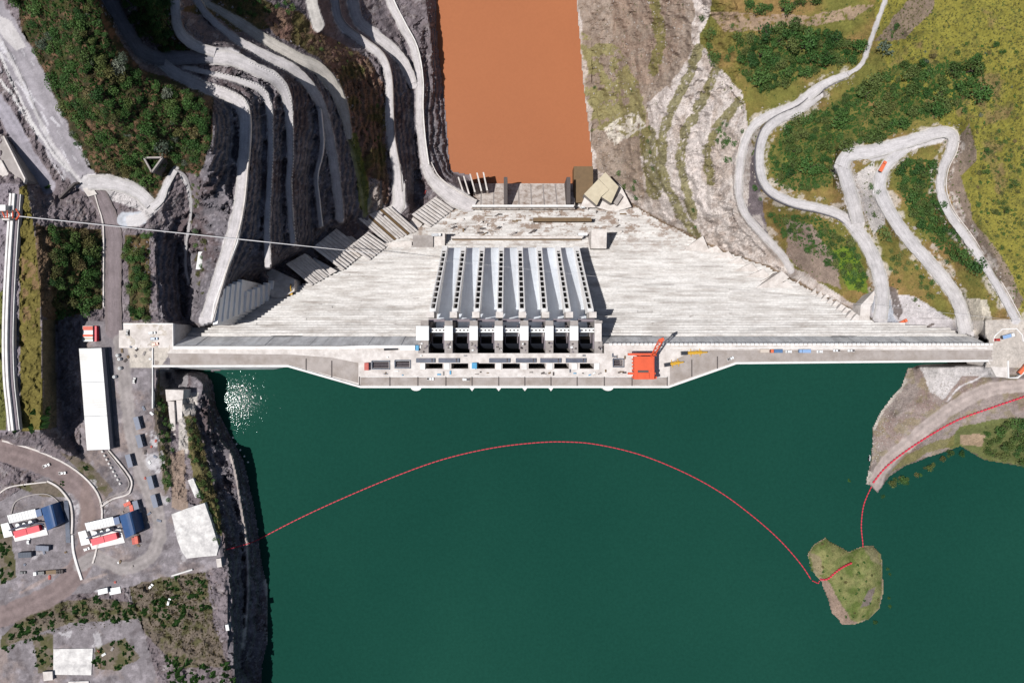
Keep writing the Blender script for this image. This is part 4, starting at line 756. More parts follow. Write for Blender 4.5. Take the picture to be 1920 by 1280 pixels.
# joints between the slots: white plinths
for x in [792, 838, 886, 935, 983, 1031, 1077, 1119]:
    MB().prect(x - 5, 680.5, x + 5, 692.5, 0.0, 0.7).build('plinth', M_SLAB, dam)
# toe: apron, trench and end walls
def dblock(poly, zt, name='apron_block', m=M_CONC, drop=40): return MB().pprism(poly, zt - drop, zt).build(name, m, dam)
dblock([(848, 456), (1090, 456), (1090, 446), (848, 446)], -151, 'toe_trench', M_BROWN)
dblock([(846, 447), (1092, 447), (1092, 443), (846, 443)], -146, 'toe_wall')
dblock([(1108, 466), (1137, 466), (1138, 430), (1109, 431)], -128)
dblock([(774, 470), (812, 470), (812, 441), (774, 441)], -140, m=M_GREY)
dblock([(720, 470), (772, 470), (772, 452), (720, 456)], -141); dblock([(808, 462), (834, 462), (834, 436), (812, 436)], -142)
slope_slab0 = lambda pts, zs, m: MB().pprism(pts, [z - 30 for z in zs], zs).build('toe_apron', m, dam)
M_TOE = mat('stained_apron', C(228, 218, 210), 0.9, 0.2, 0.5, C(140, 116, 98), 0.9, None, 0.1)
slope_slab0([(884, 392), (1078, 392), (1078, 344), (890, 344)], [-203, -203, -229, -229], M_TOE)
for k in range(7): MB().pprism([(900 + k * 24, 392), (902 + k * 24, 392), (904 + k * 23, 345), (902 + k * 23, 345)], -235, [-202.4, -202.4, -228.4, -228.4]).build('apron_rib', M_GREY, dam)
for x in (948, 1066): MB().pprism([(x - 3.5, 383), (x + 3.5, 383), (x + 3.5, 332), (x - 3.5, 332)], -245, -196).build('toe_pier', M_DARK, dam)
for i, (x, y) in enumerate([(858, 352), (868, 350), (880, 346), (893, 344), (905, 343)]): MB().pprism([(x, y - 20), (x + 2.5, y - 20), (x + 14 - i, y + 14), (x + 11 - i, y + 14)], -245, -205).build('toe_fin', M_CONC, dam)
MB().prect(1076, 312, 1112, 380, -245, -214).build('toe_wall', M_BROWN, dam)
dblock([(885, 388), (1076, 388), (1076, 384), (885, 384)], -197, 'toe_wall', M_SLAB)
dblock([(1000, 415), (1110, 415), (1108, 408), (1000, 408)], -175, 'toe_wall', M_BROWN)
# left abutment: concrete counterforts stepping down to the valley
for k in range(11):
    x = 399 + k * 10.6; zt = -3 - k * 6.6; yb2 = 607 - k * 4.6; w = 10.8
    yt_ = 540 - 4 * k + (k > 4) * 26
    MB().pprism([(x, yb2 + 2), (x + w * 0.8, yb2), (x + w * 0.8 + 8 - k, yt_), (x + 8 - k, yt_)], zt - 40, zt).build('counterfort', M_TWALL, dam)
MB().ribbon([W(397, 602, 0), W(402, 570, 0), W(420, 520, 0), (W(445, 455, 0.5)), W(455, 400, 1)], 0.9, 0.8).build('abutment_wall', M_SLAB, dam)
def slope_slab(pts, zs, m=M_CONC, thick=30): MB().pprism(pts, [z - thick for z in zs], zs).build('abutment_slab', m, dam)
def strips(x0, y0, x1, y1, nx, ny, n, za, zb, gap=0.75, m=M_CONC, m2=None):
    """n long slabs running down from (x0,y0) to the dam face at (x1,y1), each next one shifted by (nx,ny) and lower"""
    n *= 2; nx /= 2; ny /= 2
    for k in range(n):
        ax, ay, bx, by = x0 + nx * k, y0 + ny * k, x1 + nx * k, y1 + ny * k; t = k / max(n - 1, 1); zt = za + (zb - za) * t; zf_ = -face_d(by) + 2.0 - 0.5 * (k % 2)
        zt = zf_ + 3.0; slope_slab([(ax, ay), (bx, by), (bx + nx * gap, by + ny * gap), (ax + nx * gap, ay + ny * gap)], [zt, zf_, zf_ - 1.0, zt - 1.0], (m2 or m) if k % 5 == 3 else m)
def big_slab(pts, m=M_CONC, up=6.0):
    zs = [-face_d(y) for x, y in pts]; zm = sum(zs) / len(zs); slope_slab(pts, [zm + (z - zm) * 0.35 + up for z in zs], m, 40)
big_slab([(503, 500), (552, 524), (552, 546), (525, 560), (500, 552), (490, 515)], up=14)
strips(536, 495, 584, 535, 9, -5, 4, 0, 0, 0.88)
big_slab([(556, 464), (575, 475), (632, 508), (612, 519), (594, 530), (560, 490)], up=12)
strips(586, 464, 642, 507, 10, -8, 5, 0, 0, 0.88)
big_slab([(605, 424), (662, 456), (656, 470), (642, 482), (610, 456), (596, 440)], M_GREY, 12)
strips(655, 462, 692, 488, 9, -7, 4, 0, 0, 0.88)
big_slab([(647, 410), (710, 452), (696, 470), (650, 444), (640, 434)], up=11)
strips(672, 410, 724, 456, 10, -4, 6, 0, 0, 0.88, M_CONC, M_BROWN)
big_slab([(728, 394), (765, 400), (792, 420), (772, 446), (748, 438)], up=6)
strips(772, 402, 806, 426, 10, -7.5, 8, 0, 0, 0.88)
# right abutment steps
for k in range(7):
    x, y = 1330 + k * 22, 466 + k * 11.0
    MB().pprism([(x - 22, y + 10), (x + 6, y + 22), (x + 26, y + 8), (x + 14, y - 6)], -face_d(y + 6) - 25, -face_d(y + 6) + 1.8 + rng.uniform(0, 1.5)).build('abutment_slab', M_CONC, dam)
MB().pprism([(1285, 465), (1318, 442), (1330, 470), (1298, 494)], -180, -face_d(462) + 7).build('abutment_slab', M_CONC, dam)
MB().pprism([(1410, 545), (1466, 508), (1480, 520), (1430, 556)], -130, -face_d(535) + 4).build('abutment_slab', M_CONC, dam)
for k in range(12):
    x, y = 1500 + k * 9.5, 524 + k * 6.2
    MB().pprism([(x - 14, y + 14), (x + 6, y + 22), (x + 14, y + 4), (x + 2, y - 4)], -face_d(y + 6) - 20, -face_d(y + 6) + 0.5 + rng.uniform(0, 2.2)).build('abutment_slab', M_CONC, dam)
MB().pprism([(1612, 600), (1630, 600), (1632, 575), (1650, 545), (1642, 542), (1614, 572)], -90, -37.5).build('abutment_slab', M_CONC, dam)
# left end pad wall
MB().pprism([(223, 652), (325, 652), (325, 607), (223, 607)], -60, 0.06).build('crest_deck', M_CONC, dam)
MB().ribbon(pw([(233, 607), (325, 607), (325, 648)]), 0.9, 0.9).build('parapet', M_SLAB, dam)

# things lying about on the deck
GEAR = [M_DARK, M_COVER, M_BROWN, M_GREY, M_WHITE, M_BLUE]
for k in range(34):
    x, y = rng.uniform(690, 1175), rng.choice([rng.uniform(663, 670), rng.uniform(693, 703), rng.uniform(656, 661) if False else rng.uniform(694, 702)])
    z = 0.02; w_, d_ = rng.uniform(1.0, 3.2), rng.uniform(0.6, 1.4); p = W(x, y, z)
    o = MB().box((0, 0, 0.35), (w_, d_, 0.7), 0, 0.92).box((0, 0, 0.76), (w_ * 0.5, d_ * 0.6, 0.2)).build('deck_crate', GEAR[k % 6]); o.location = p; o.rotation_euler = (0, 0, rng.choice([0, 0, 1.57, 0.4]))
    tag(o, ['dark', 'slate blue', 'brown', 'grey', 'white', 'bright blue'][k % 6] + ' small crate lying on the spillway deck', 'crate', 'crates lying about on the deck')

for k in range(46):     # broken upstands and blocks on the stained toe
    x, y = rng.uniform(845, 1170), rng.uniform(394, 440); zt = -face_d(y) + rng.uniform(0.6, 2.4); w_ = rng.uniform(2, 9); d_ = rng.uniform(0.8, 2.0); a = rng.choice([0, 0, 0, 1.57, 0.6]); c0 = W(x, y, zt)
    MB().box((c0[0], c0[1], zt - 3), (w_, d_, 6), a).build('toe_block', [M_CONC, M_BROWN, M_GREY, M_DARK][k % 4], dam)
# ------------------------------------------------------------------ road walls, barriers
def off(pts, d):
    out = []; P = smooth_line(pts, 4); n = len(P)
    for k in range(n):
        a, b_ = P[max(k - 1, 0)], P[min(k + 1, n - 1)]; dx, dy = b_[0] - a[0], b_[1] - a[1]; L = math.hypot(dx, dy) + 1e-6
        out.append((P[k][0] - dy / L * d, P[k][1] + dx / L * d, P[k][2]))
    return out
M_GUARD = mat('guard_wall_grey', C(120, 116, 122), 0.9, 0.2, 0.5)
def road_wall(name, key, d, w, h, m, label, cat='wall', lo=0, hi=None):
    pts = off(ROADS[key][0], d)[lo:hi]
    o = MB().ribbon([W(x, y, z + 0.2) for x, y, z in pts], w, h).build(name, m); return tag(o, label, cat)
road_wall('road_parapet', 'b7', -7.5, 1.0, 1.2, M_SLAB, 'bright white parapet along the lowest bench road above the brown river')
road_wall('road_parapet', 'b7e', -13, 0.9, 1.0, M_CONC, 'curved pale parapet where the lowest bench road meets the dam toe')
road_wall('road_parapet', 'b6', -7, 0.6, 0.9, M_GREY, 'thin grey parapet on the second lowest bench road left of river')
road_wall('road_parapet', 'b4', -3.6, 0.9, 1.1, M_SLAB, 'thin white wavy parapet on the narrow middle bench of left bank')
road_wall('road_parapet', 'b1', -10.5, 0.9, 1.0, M_CONC, 'pale parapet along the top bench road running down to the crest', lo=18)
road_wall('road_parapet', 'r1', 8.5, 0.7, 0.9, M_GUARD, 'grey guard wall on outer side of lowest white road, right bank', 'wall')
road_wall('road_parapet', 'r2', 9, 0.7, 0.9, M_GUARD, 'grey guard wall on outer side of the inner looping white road', 'wall')
road_wall('road_parapet', 'r4', 6, 0.6, 1.0, M_SLAB, 'white kerb wall down the middle of the broad right bank ramp', 'wall', lo=8)
road_wall('road_parapet', 'r3', -9.5, 0.6, 0.9, M_CONC, 'pale kerb wall along the hairpin road below the grassy hill', 'wall')
road_wall('road_kerb', 'ya', -20, 1.2, 0.6, M_CONC, 'white kerb on upper side of the brown haul road by the plants', 'kerb', hi=24)
road_wall('road_kerb', 'j1w', 0, 0.8, 0.8, M_CONC, 'pale kerb beside dark road coming down between two tree belts', 'kerb')
MB_block = MB().box((0, 0, 0.45), (1.25, 0.75, 1.0), 0, 0.75).mesh('barrier_block'); MB_block.materials.append(M_CHAIN)
def blocks(pts, step, label, group):
    P = smooth_line(pts, 8); acc = 0.0
    for a, b_ in zip(P[:-1], P[1:]):
        L = math.hypot(b_[0] - a[0], b_[1] - a[1]); acc += L
        if acc >= step:
            acc -= step; o = bpy.data.objects.new('barrier_block', MB_block); COL.objects.link(o)
            z = b_[2] + 0.1; p = W(b_[0], b_[1], z); o.location = p
            o.rotation_euler = (0, 0, math.atan2(-(b_[1] - a[1]), b_[0] - a[0])); tag(o, label, 'barrier', group)
def edge(key, d): return off(ROADS[key][0], d)
blocks(edge('b1', -9.5)[6:22], 5.6, 'small white concrete barrier block edging the uppermost left bench road at its bend', 'barrier blocks on the top bench bend')
blocks(edge('b2', -4.2)[4:], 5.6, 'small white concrete barrier block edging the second left bench', 'barrier blocks on the second bench')
blocks(edge('b3', -6.2)[6:], 5.6, 'small white concrete barrier block edging the third left bench', 'barrier blocks on the third bench')

# ------------------------------------------------------------------ floating boom
M_BOOM = mat('boom_red', C(226, 62, 84), 0.6, 0.1, 0.5)
def boom(pts, z, label, seg=8, gap=2, r=0.42):
    raw = smooth_line([(x, y, 0) for x, y in pts], 16); P = [raw[0]]
    for q in raw[1:]:                      # even steps of one pixel
        while math.hypot(q[0] - P[-1][0], q[1] - P[-1][1]) >= 1.0:
            L = math.hypot(q[0] - P[-1][0], q[1] - P[-1][1]); P.append((P[-1][0] + (q[0] - P[-1][0]) / L, P[-1][1] + (q[1] - P[-1][1]) / L, 0))
    e = empty('floating_boom', W(pts[0][0], pts[0][1], z if z is not None else zat(*pts[0])), label, 'boom')
    def zz(x, y): return z if z is not None else zat(x, y) + 0.9
    MB().tube([W(x, y, zz(x, y) + 0.05) for x, y, _ in P[::4] + P[-1:]], 0.2, 4).build('rope', M_BOOM, e)
    n = int(round(seg)); g_ = int(round(gap)); k = 0
    while k + n - g_ < len(P):
        MB().tube([W(x, y, zz(x, y) + 0.15) for x, y, _ in (P[k], P[k + (n - g_) // 2], P[k + n - g_])], r, 6).build('float', M_BOOM, e); k += n
    return e
boom([(488, 1009), (560, 972), (640, 935), (740, 893), (830, 861), (920, 840), (1000, 830), (1060, 828), (1120, 833), (1200, 852), (1280, 884), (1350, 922), (1410, 966), (1460, 1010), (1500, 1055), (1521, 1086)], ZL, 'long red floating boom arching across the green reservoir')
boom([(1523, 1088), (1530, 1091), (1534, 1093), (1537, 1087)], ZL + 0.4, 'short red boom end trailing off the left side of the island', 4)
boom([(1538, 1086), (1552, 1085), (1565, 1074), (1580, 1063), (1599, 1054)], None, 'red boom length lying across the grassy island', 5, r=0.8)
boom([(1606, 1047), (1614, 1035), (1618, 1022), (1615, 985), (1620, 945), (1636, 908)], ZL + 0.3, 'red boom stretched from the island up to the peninsula tip', 6)
boom([(1637, 905), (1665, 872), (1720, 831), (1790, 790), (1860, 764), (1925, 742)], None, 'red boom laid along the dirt track of the right peninsula', 7, r=0.7)
boom([(487, 1010), (470, 1017), (450, 1023), (424, 1030)], None, 'red boom end climbing the dark left cliff to its anchor', 6, r=0.4)

# ------------------------------------------------------------------ cableway
M_TRK = mat('track_concrete', C(206, 196, 200), 0.8, 0.12, 0.4, C(150, 140, 148), 0.5)
trk = empty('cableway_track', W(22, 600, 32), 'long curved concrete cableway track on grassy bench at left edge', 'track')
tp = [(x, y, 32.6) for x, y in [(30, 364), (26, 420), (22, 480), (18, 560), (16, 640), (18, 710), (23, 760), (28, 806)]]
MB().ribbon([W(*p) for p in smooth_line(tp, 3)], 8.6, 0.5).build('base_slab', M_TRK, trk)
for dx, m_, w, h in ((-7, M_SLAB, 1.3, 1.9), (0.5, M_SLAB, 1.6, 2.6), (5, M_BEAM, 2.2, 1.0), (10.5, M_SLAB, 0.5, 1.2)):
    MB().ribbon([W(*p) for p in off(tp, -dx)], w, h).build('rail_beam', m_, trk)
M_ORG = mat('crane_orange', C(240, 98, 58), 0.6, 0.12, 0.3, C(200, 84, 52), 0.5)
M_YEL = mat('machine_yellow', C(232, 180, 50), 0.6, 0.12, 0.5)
car_ = empty('cable_carriage', W(18, 402, 34), 'small tower carriage with orange lattice arms straddling the cableway track', 'carriage')
for (x0, y0, x1, y1) in ((-6, 398, 36, 396), (-6, 408, 30, 410), (30, 392, 37, 403), (30, 412, 37, 403), (24, 396, 24, 410), (4, 396, 10, 410), (14, 395, 14, 410)):
    MB().tube([W(x0, y0, 38.5), W(x1, y1, 38.5)], 0.5, 5).build('lattice_arm', M_ORG if x0 > 0 else M_DARK, car_)
MB().box(W(9, 391, 37), (4.5, 4.0, 5)).build('cabin', M_WHITE, car_); MB().box(W(14, 410, 37), (5, 2.4, 3.4)).build('drive_box', M_CONC, car_)
for x, y in ((10, 396), (28, 396), (10, 408), (28, 408)): MB().box((W(x, y, 36)[0], W(x, y, 36)[1], 36), (0.7, 0.7, 6)).build('leg', M_DARK, car_)
M_CABLE = mat('cable_grey', C(215, 212, 212, 0.75), 0.5, 0.05, 0.5)
cb = [W(36 + 1900 * t, 405.5 + 198 * t, 39 - 22 * t - 150 * t * (1 - t)) for t in np.linspace(0, 1, 60)]
tag(MB().tube(cb, [0.34] * 14 + list(np.linspace(0.33, 0.09, 10)) + [0.06] * 36, 6).build('cableway_cable', M_CABLE), 'pale cable slung from the track carriage right across the valley', 'cable')

# ------------------------------------------------------------------ gantry crane on the crest
cr = empty('gantry_crane', W(1207, 690, 0), 'big orange gantry crane straddling the spillway deck', 'crane')
def cp(name, x0, y0, x1, y1, z0, z1, m=M_ORG, par=None): return MB().prect(x0, y0, x1, y1, z0, z1).build(name, m, par or cr)
for x, y in ((1193, 664), (1193, 706), (1222, 664), (1222, 706)): b0 = W(x, y, 0); MB().box((b0[0], b0[1], 6.5), (1.8, 1.8, 13)).build('leg', M_ORG, cr)
for y in (664, 706): b0, b1_ = W(1190, y, 1), W(1225, y, 1); MB().tube([b0, b1_], 0.9, 4).build('sill_beam', M_ORG, cr)
body = cp('machine_house', 1189, 668, 1227, 711, 12, 17)
cp('roof_panel', 1190, 672, 1226, 693, 17.02, 17.5, M_ORG, body); cp('roof_opening', 1196, 694, 1216, 698, 17.02, 17.3, M_DARK, body); cp('roof_hatch', 1196, 699, 1217, 709, 17.02, 17.9, M_ORG, body)
for y in (662, 698): cp('girder', 1178, y, 1229, y + 4, 13, 16)
for k in range(6): cp('bracket', 1185.5, 672 + k * 6.6, 1189, 675 + k * 6.6, 12, 14)
jb = empty('jib', W(1224, 664, 18)); jb.parent = cr; jb.location = Vector(W(1224, 664, 18)) - cr.location
A, B = Vector(W(1224, 668, 17)), Vector(W(1240, 637, 30)); sd = Vector((0.88, 0.3, 0)).normalized() * 1.5
for s_, u in ((1, 0), (-1, 0), (1, -2.2), (-1, -2.2)): MB().tube([A + sd * s_ + Vector((0, 0, u)), B + sd * s_ * 1.3 + Vector((0, 0, u * .6))], 0.3, 5).build('chord', M_ORG, jb)
for k in range(8):
    t0, t1 = k / 8, (k + 1) / 8; s_ = 1 if k % 2 else -1
    MB().tube([A.lerp(B, t0) + sd * s_, A.lerp(B, t1) - sd * s_], 0.28, 4).build('lacing', M_ORG, jb)
MB().box(tuple(B), (3.6, 2.2, 1.6), 0.4).build('jib_head', M_ORG, jb)

# ------------------------------------------------------------------ buildings
M_ROOFW = mat('white_sheet_roof', C(242, 243, 242, 0.64), 0.5, 0.06, 0.3, C(205, 200, 192, 0.62), 0.6, (0.4, 1.2, 1))
M_WALLB = mat('wall_panel', C(150, 150, 160), 0.7, 0.15, 0.3)
M_BLUER = mat('blue_sheet_roof', C(58, 92, 140), 0.45, 0.15, 0.3, C(46, 74, 116), 0.5)
M_RED = mat('red_tank', C(226, 44, 66), 0.45, 0.06, 0.4)
M_CABIN = mat('cabin_grey', C(128, 134, 150), 0.6, 0.12, 0.6, rand=0.1)
M_CABD = mat('cabin_dark', C(78, 86, 100), 0.6, 0.12, 0.6)
M_ORRED = mat('container_red', C(224, 108, 88), 0.6, 0.12, 0.5)
M_TAN = mat('tan_roof', C(216, 204, 178), 0.8, 0.1, 0.3, C(180, 166, 142), 0.5)
wh = empty('warehouse', W(178, 748, 0), 'long white-roofed warehouse beside the grey yard at left', 'building')
def lerp2(a, b_, t): return (a[0] + (b_[0] - a[0]) * t, a[1] + (b_[1] - a[1]) * t)
q = [(148, 653), (190, 652), (206, 842), (163, 844)]
MB().pprism([q[0], q[3], q[2], q[1]], 0, 7.2).build('wall', M_WALLB, wh)
for k in range(3):
    t0, t1 = k / 3 + 0.002, (k + 1) / 3 - 0.002
    a, b_, c_, d_ = lerp2(q[0], q[3], t0), lerp2(q[1], q[2], t0), lerp2(q[1], q[2], t1), lerp2(q[0], q[3], t1); z = [7.5, 8.6, 7.5]
    m1, m2 = lerp2(a, b_, .5), lerp2(d_, c_, .5)
    mb = MB(); mb.poly([W(*a, 7.5), W(*d_, 7.5), W(*m2, 8.4), W(*m1, 8.4)]); mb.poly([W(*m1, 8.4), W(*m2, 8.4), W(*c_, 7.5), W(*b_, 7.5)])
    rp = mb.build('roof_panel', M_ROOFW, wh)
    for q_ in range(14):
        u = (q_ + .5) / 14; e0, e1 = lerp2(a, d_, u), lerp2(m1, m2, u); e2 = lerp2(b_, c_, u)
        MB().tube([W(*e0, 7.55), W(*e1, 8.46), W(*e2, 7.55)], 0.05, 4).build('sheet_seam', M_CONC, rp)
MB().pprism([(191, 654), (206, 838), (213, 838), (199, 654)], 0, 2.6).build('shade_strip', M_CABD, wh)  # dark block added along the wall in place of its cast shadow
def plant(name, label):
    e = empty(name, W(50, 980, 0), label, 'plant')
    P4 = lambda pts, z0, z1, nm, m_, par=None: MB().pprism([(x, y) for x, y in pts][::-1], z0, z1).build(nm, m_, par or e)
    P4([(16, 980.6), (80.6, 971.3), (90, 1002), (28, 1015)], 0, 0.5, 'pad', M_SLAB)
    P4([(13, 965.6), (65.6, 953.4), (69.4, 969.4), (17.8, 980.6)], 0, 5.5, 'hall', M_WALLB)
    P4([(13, 965.6), (65.6, 953.4), (69.4, 969.4), (17.8, 980.6)], 5.5, 5.9, 'hall_roof', M_ROOFW)
    for q_ in range(9):
        u = (q_ + .5) / 9; e0, e1 = lerp2((13, 965.6), (65.6, 953.4), u), lerp2((17.8, 980.6), (69.4, 969.4), u); MB().tube([W(*e0, 5.93), W(*e1, 5.93)], 0.08, 4).build('roof_seam', M_WALLB, e)
    P4([(1, 982.5), (15, 978.8), (24.4, 1004), (7.5, 1007.8)], 0, 3.2, 'annex', M_ROOFW)
    P4([(66, 956), (76, 953), (79, 966), (69, 969)], 0, 7, 'link_bay', M_BLUER)
    # tall blue house with curved roof
    a, b_, c_, d_ = (77, 952), (105, 942), (113.5, 981), (89, 994); n = 8; mb = MB(); rows = []
    for k in range(n + 1):
        t = k / n; z = 8.5 + 3.6 * math.sin(math.pi * t); u, v = lerp2(a, b_, t), lerp2(d_, c_, t); rows.append((W(*u, z), W(*v, z)))
    for (u, v), (u2, v2) in zip(rows[:-1], rows[1:]): mb.poly([u, v, v2, u2])
    P4([a, b_, c_, d_], 0, 8.4, 'blue_house', M_BLUER); mb.build('blue_roof', M_BLUER, e)
    for (x0, x1) in ((0, .49), (.51, 1)):
        a_, b2, c2, d2 = (24.5, 996), (72, 984), (75, 995), (28, 1008)
        p = [lerp2(a_, b2, x0), lerp2(a_, b2, x1), lerp2(d2, c2, x1), lerp2(d2, c2, x0)]
        tk = P4(p, 0.5, 3.6, 'red_tank', M_RED); mid = [lerp2(p[0], p[3], .35), lerp2(p[1], p[2], .35), lerp2(p[1], p[2], .6), lerp2(p[0], p[3], .6)]
        P4(mid, 3.6, 4.0, 'ridge', M_RED, tk)
    for x, y, r in ((38, 982.5, 1.5), (62, 977, 1.5), (50, 980, 1.1)):
        c0 = W(x, y, 3); MB().prism([(c0[0] + r * math.cos(t), c0[1] + r * math.sin(t)) for t in np.linspace(0, 6.283, 13)[:-1]], 0.4, 6).build('silo', M_WHITE, e)
    for p0, p1 in (((17, 994), (45, 983)), ((30, 990), (64, 979)), ((45, 987), (60, 980)), ((62, 979), (82, 982))): MB().tube([W(*p0, 4.5), W(*p1, 6.5)], 0.55, 5).build('conveyor', M_COVER, e)
    return e
pA = plant('mixing_plant', 'mixing plant with blue roof and red tanks, nearest the left picture edge')
pB = copy_tree(pA); pB['label'] = 'mixing plant with blue roof and red tanks, beside the circular yard track'
pB.location = Vector(W(50 + 144, 980 + 14.6, 0))
def hut(name, label, poly, h, roofm, cat='hut', wallm=M_WALLB, z=None, ridge=0.0, group=None):
    cx = sum(p[0] for p in poly) / len(poly); cy = sum(p[1] for p in poly) / len(poly); z = zat(cx, cy) if z is None else z
    e = empty(name, W(cx, cy, z), label, cat, group)
    MB().pprism(poly[::-1], z - 2, z + h - 0.3).build('wall', wallm, e)
    if ridge and len(poly) == 4:
        a, b_, c_, d_ = poly; m1, m2 = lerp2(a, b_, .5), lerp2(d_, c_, .5); zt = z + h
        for p in ([W(*a, zt), W(*d_, zt), W(*m2, zt + ridge), W(*m1, zt + ridge)], [W(*m1, zt + ridge), W(*m2, zt + ridge), W(*c_, zt), W(*b_, zt)]): MB().poly(p).build('roof_slope', roofm, e)
    else: MB().pprism(poly[::-1], z + h - 0.28, z + h).build('roof', roofm, e)
    return e
hut('shed', 'small white ridge-roofed shed among bushes left of top bench road', [(372, 472), (386, 472), (380, 505), (367, 505)], 4.5, M_ROOFW, ridge=0.9)
hs = hut('guard_house', 'small house with red, white and orange striped roof above the warehouse', [(155, 611), (174, 611), (174, 640), (155, 640)], 3.6, M_ROOFW)
for k, (y0, y1, m_) in enumerate(((611.5, 619, M_ORRED), (627, 631, M_ORG), (633, 636, M_TAN))): MB().prect(155.3, y0, 173.7, y1, 3.62 + zat(164, 625), 3.7 + zat(164, 625)).build('roof_stripe', m_, hs)
MB().prect(174, 611, 181, 640, 0, 2.6 + zat(178, 625)).build('awning', M_RED, hs)
sm = empty('triangular_shaft', W(288, 308, zat(288, 308)), 'open triangular concrete shaft among trees on the left hill', 'shaft')
tz = zat(288, 308) + 7; tri = [(270, 296), (305, 295.5), (285, 323)]
for k in range(3): MB().ribbon([W(*tri[k], tz), W(*tri[(k + 1) % 3], tz)], 1.1, 0.6).build('rim_wall', M_GREY, sm)
mb = MB(); 
for k in range(3):
    a, b_ = W(*tri[k], tz), W(*tri[(k + 1) % 3], tz); mb.poly([a, b_, (b_[0], b_[1], tz - 16), (a[0], a[1], tz - 16)])
mb.build('shaft_wall', M_DARK, sm)
ph = empty('control_building', W(1125, 360, -205), 'pale flat-roofed concrete building by the river at the dam toe', 'building')
MB().pprism([(1088, 389), (1120, 389), (1150, 398), (1184, 388), (1166, 352), (1140, 330), (1100, 360)][::-1], -240, -206).build('plinth', M_CONC, ph)
for poly, z in (([(1095, 364), (1122, 336), (1142, 356), (1127, 369), (1119, 385)], -196), ([(1122.6, 335.6), (1135, 323), (1160, 350), (1146, 381), (1128, 369.5), (1142.6, 356)], -195)):
    MB().pprism(poly, -220, z - 0.3).build('wall', M_GREY, ph); MB().pprism(poly, z - 0.28, z).build('roof', M_TAN, ph)
MB().pprism([(1150, 380), (1162, 362), (1168, 368), (1157, 385)], -220, -202).build('side_bay', M_GREY, ph)
hut('deck_office', 'white flat-roofed deck hut with blue end left of the spillway', [(750, 647), (778, 647), (778, 656), (750, 656)], 2.8, M_WHITE, z=0.0)
hut('deck_cabin', 'bright blue cabin between two intake slots on the dam deck', [(884.5, 680), (894, 680), (894, 691), (884.5, 691)], 2.6, M_BLUE, z=0.7, wallm=M_BLUE)
hut('deck_cabin', 'small blue cabin against the left end pier of spillway', [(779, 647), (785, 647), (785, 657), (779, 657)], 2.4, M_BLUE, z=0.0, wallm=M_BLUE)
hut('hoist_frame', 'salmon red steel frame at left end of the deck intake slots', [(683, 680), (691, 680), (691, 694), (683, 694)], 3.0, M_RUST, 'frame', M_RUST, z=0.0)
bp_ = empty('steel_stack', W(733, 653, 0), 'stack of dark steel trusses on the deck left of the white hut', 'stack')
for k in range(5): MB().tube([W(720, 650 + k * 1.5, 0.5), W(746, 649 + k * 1.5, 0.5)], 0.35, 5).build('truss', M_STEEL_SHADE, bp_)
for i, (x, y, lb) in enumerate([(262, 792, 'topmost grey site cabin in the row beside the yard road'), (266, 825.5, 'second grey site cabin down the yard row, beside white rubble'), (247, 862, 'grey site cabin set left of the row, near the fenced corner'), (287, 902.5, 'fourth grey site cabin on right side of yard road'), (294, 937, 'lowest grey site cabin on the right side of yard road'), (260.5, 948, 'grey site cabin next to the two red containers')]):
    h = 3.6; e = empty('site_cabin', W(x, y, 0), lb, 'cabin', 'grey cabins in the yard'); e.rotation_euler = (0, 0, math.radians(15))
    if i == 0:
        b_ = MB().box((0, 0, h / 2), (3.5, 9.2, h)).build('body', M_CABIN, e, loc=(0, 0, 0)); MB().box((0, 0, h + .06), (3.7, 9.4, .12)).build('roof', M_CABIN, e, loc=(0, 0, 0))
        for yy in (-3, 0, 3): MB().box((1.76, yy, 2), (0.06, 1.2, 1)).build('window', M_STEEL_SHADE, e, loc=(0, 0, 0))
        MB().box((1.77, 1.5, 1.1), (0.05, .9, 2)).build('door', M_COVER, e, loc=(0, 0, 0)); first_cabin = e
    else:
        for ch in first_cabin.children: cc = ch.copy(); COL.objects.link(cc); cc.parent = e
def container(x, y, L, w, h, rz, m_, label, z=None, cat='container', name='shipping_container'):
    z = zat(x, y) if z is None else z; e = empty(name, W(x, y, z), label, cat); e.rotation_euler = (0, 0, math.radians(rz))
    MB().box((0, 0, h / 2), (L, w, h)).build('body', m_, e, loc=(0, 0, 0))
    for k in range(int(L / 1.2)): MB().box((-L / 2 + 0.7 + k * 1.2, 0, h + .03), (0.35, w * .96, .08)).build('roof_rib', m_, e, loc=(0, 0, 0))
    MB().box((L / 2 + .03, 0, h / 2), (.08, w * .9, h * .92)).build('door', M_COVER, e, loc=(0, 0, 0)); return e
container(84.5, 1025, 9.4, 3.6, 3.2, -3, M_CABIN, 'grey container below left plant, right one of the pair')
container(52, 1037.5, 9.6, 3.8, 3.2, 3, M_CABD, 'dark grey container below left plant, left one of the pair')
container(250, 952, 5.8, 2.6, 2.6, -78, M_ORRED, 'salmon red container standing against the grey cabin in the yard')
container(242, 943, 5.2, 2.5, 2.6, 25, M_ORRED, 'salmon red container lying askew left of its neighbour')
container(259, 1010, 5.6, 2.4, 2.6, -82, M_ORRED, 'rusty red container at lower right of the second plant')
container(253.5, 1012, 5.0, 2.2, 2.4, -82, M_RUST, 'faded red container tucked against the second plant wall')
hut('shed', 'left and smaller of two pale sheds by the haul road', [(183, 1105), (201, 1101), (202, 1111), (184, 1115)], 2.8, M_ROOFW, ridge=0)
hut('shed', 'right and larger of two pale sheds by the haul road', [(203, 1103), (225, 1099), (227, 1111), (206, 1115)], 3.2, M_ROOFW, ridge=0.5)
hut('pump_hut', 'tiny white hut on the edge of left reservoir cliff', [(422, 1171), (428, 1170), (430, 1181), (424, 1182)], 2.4, M_ROOFW)
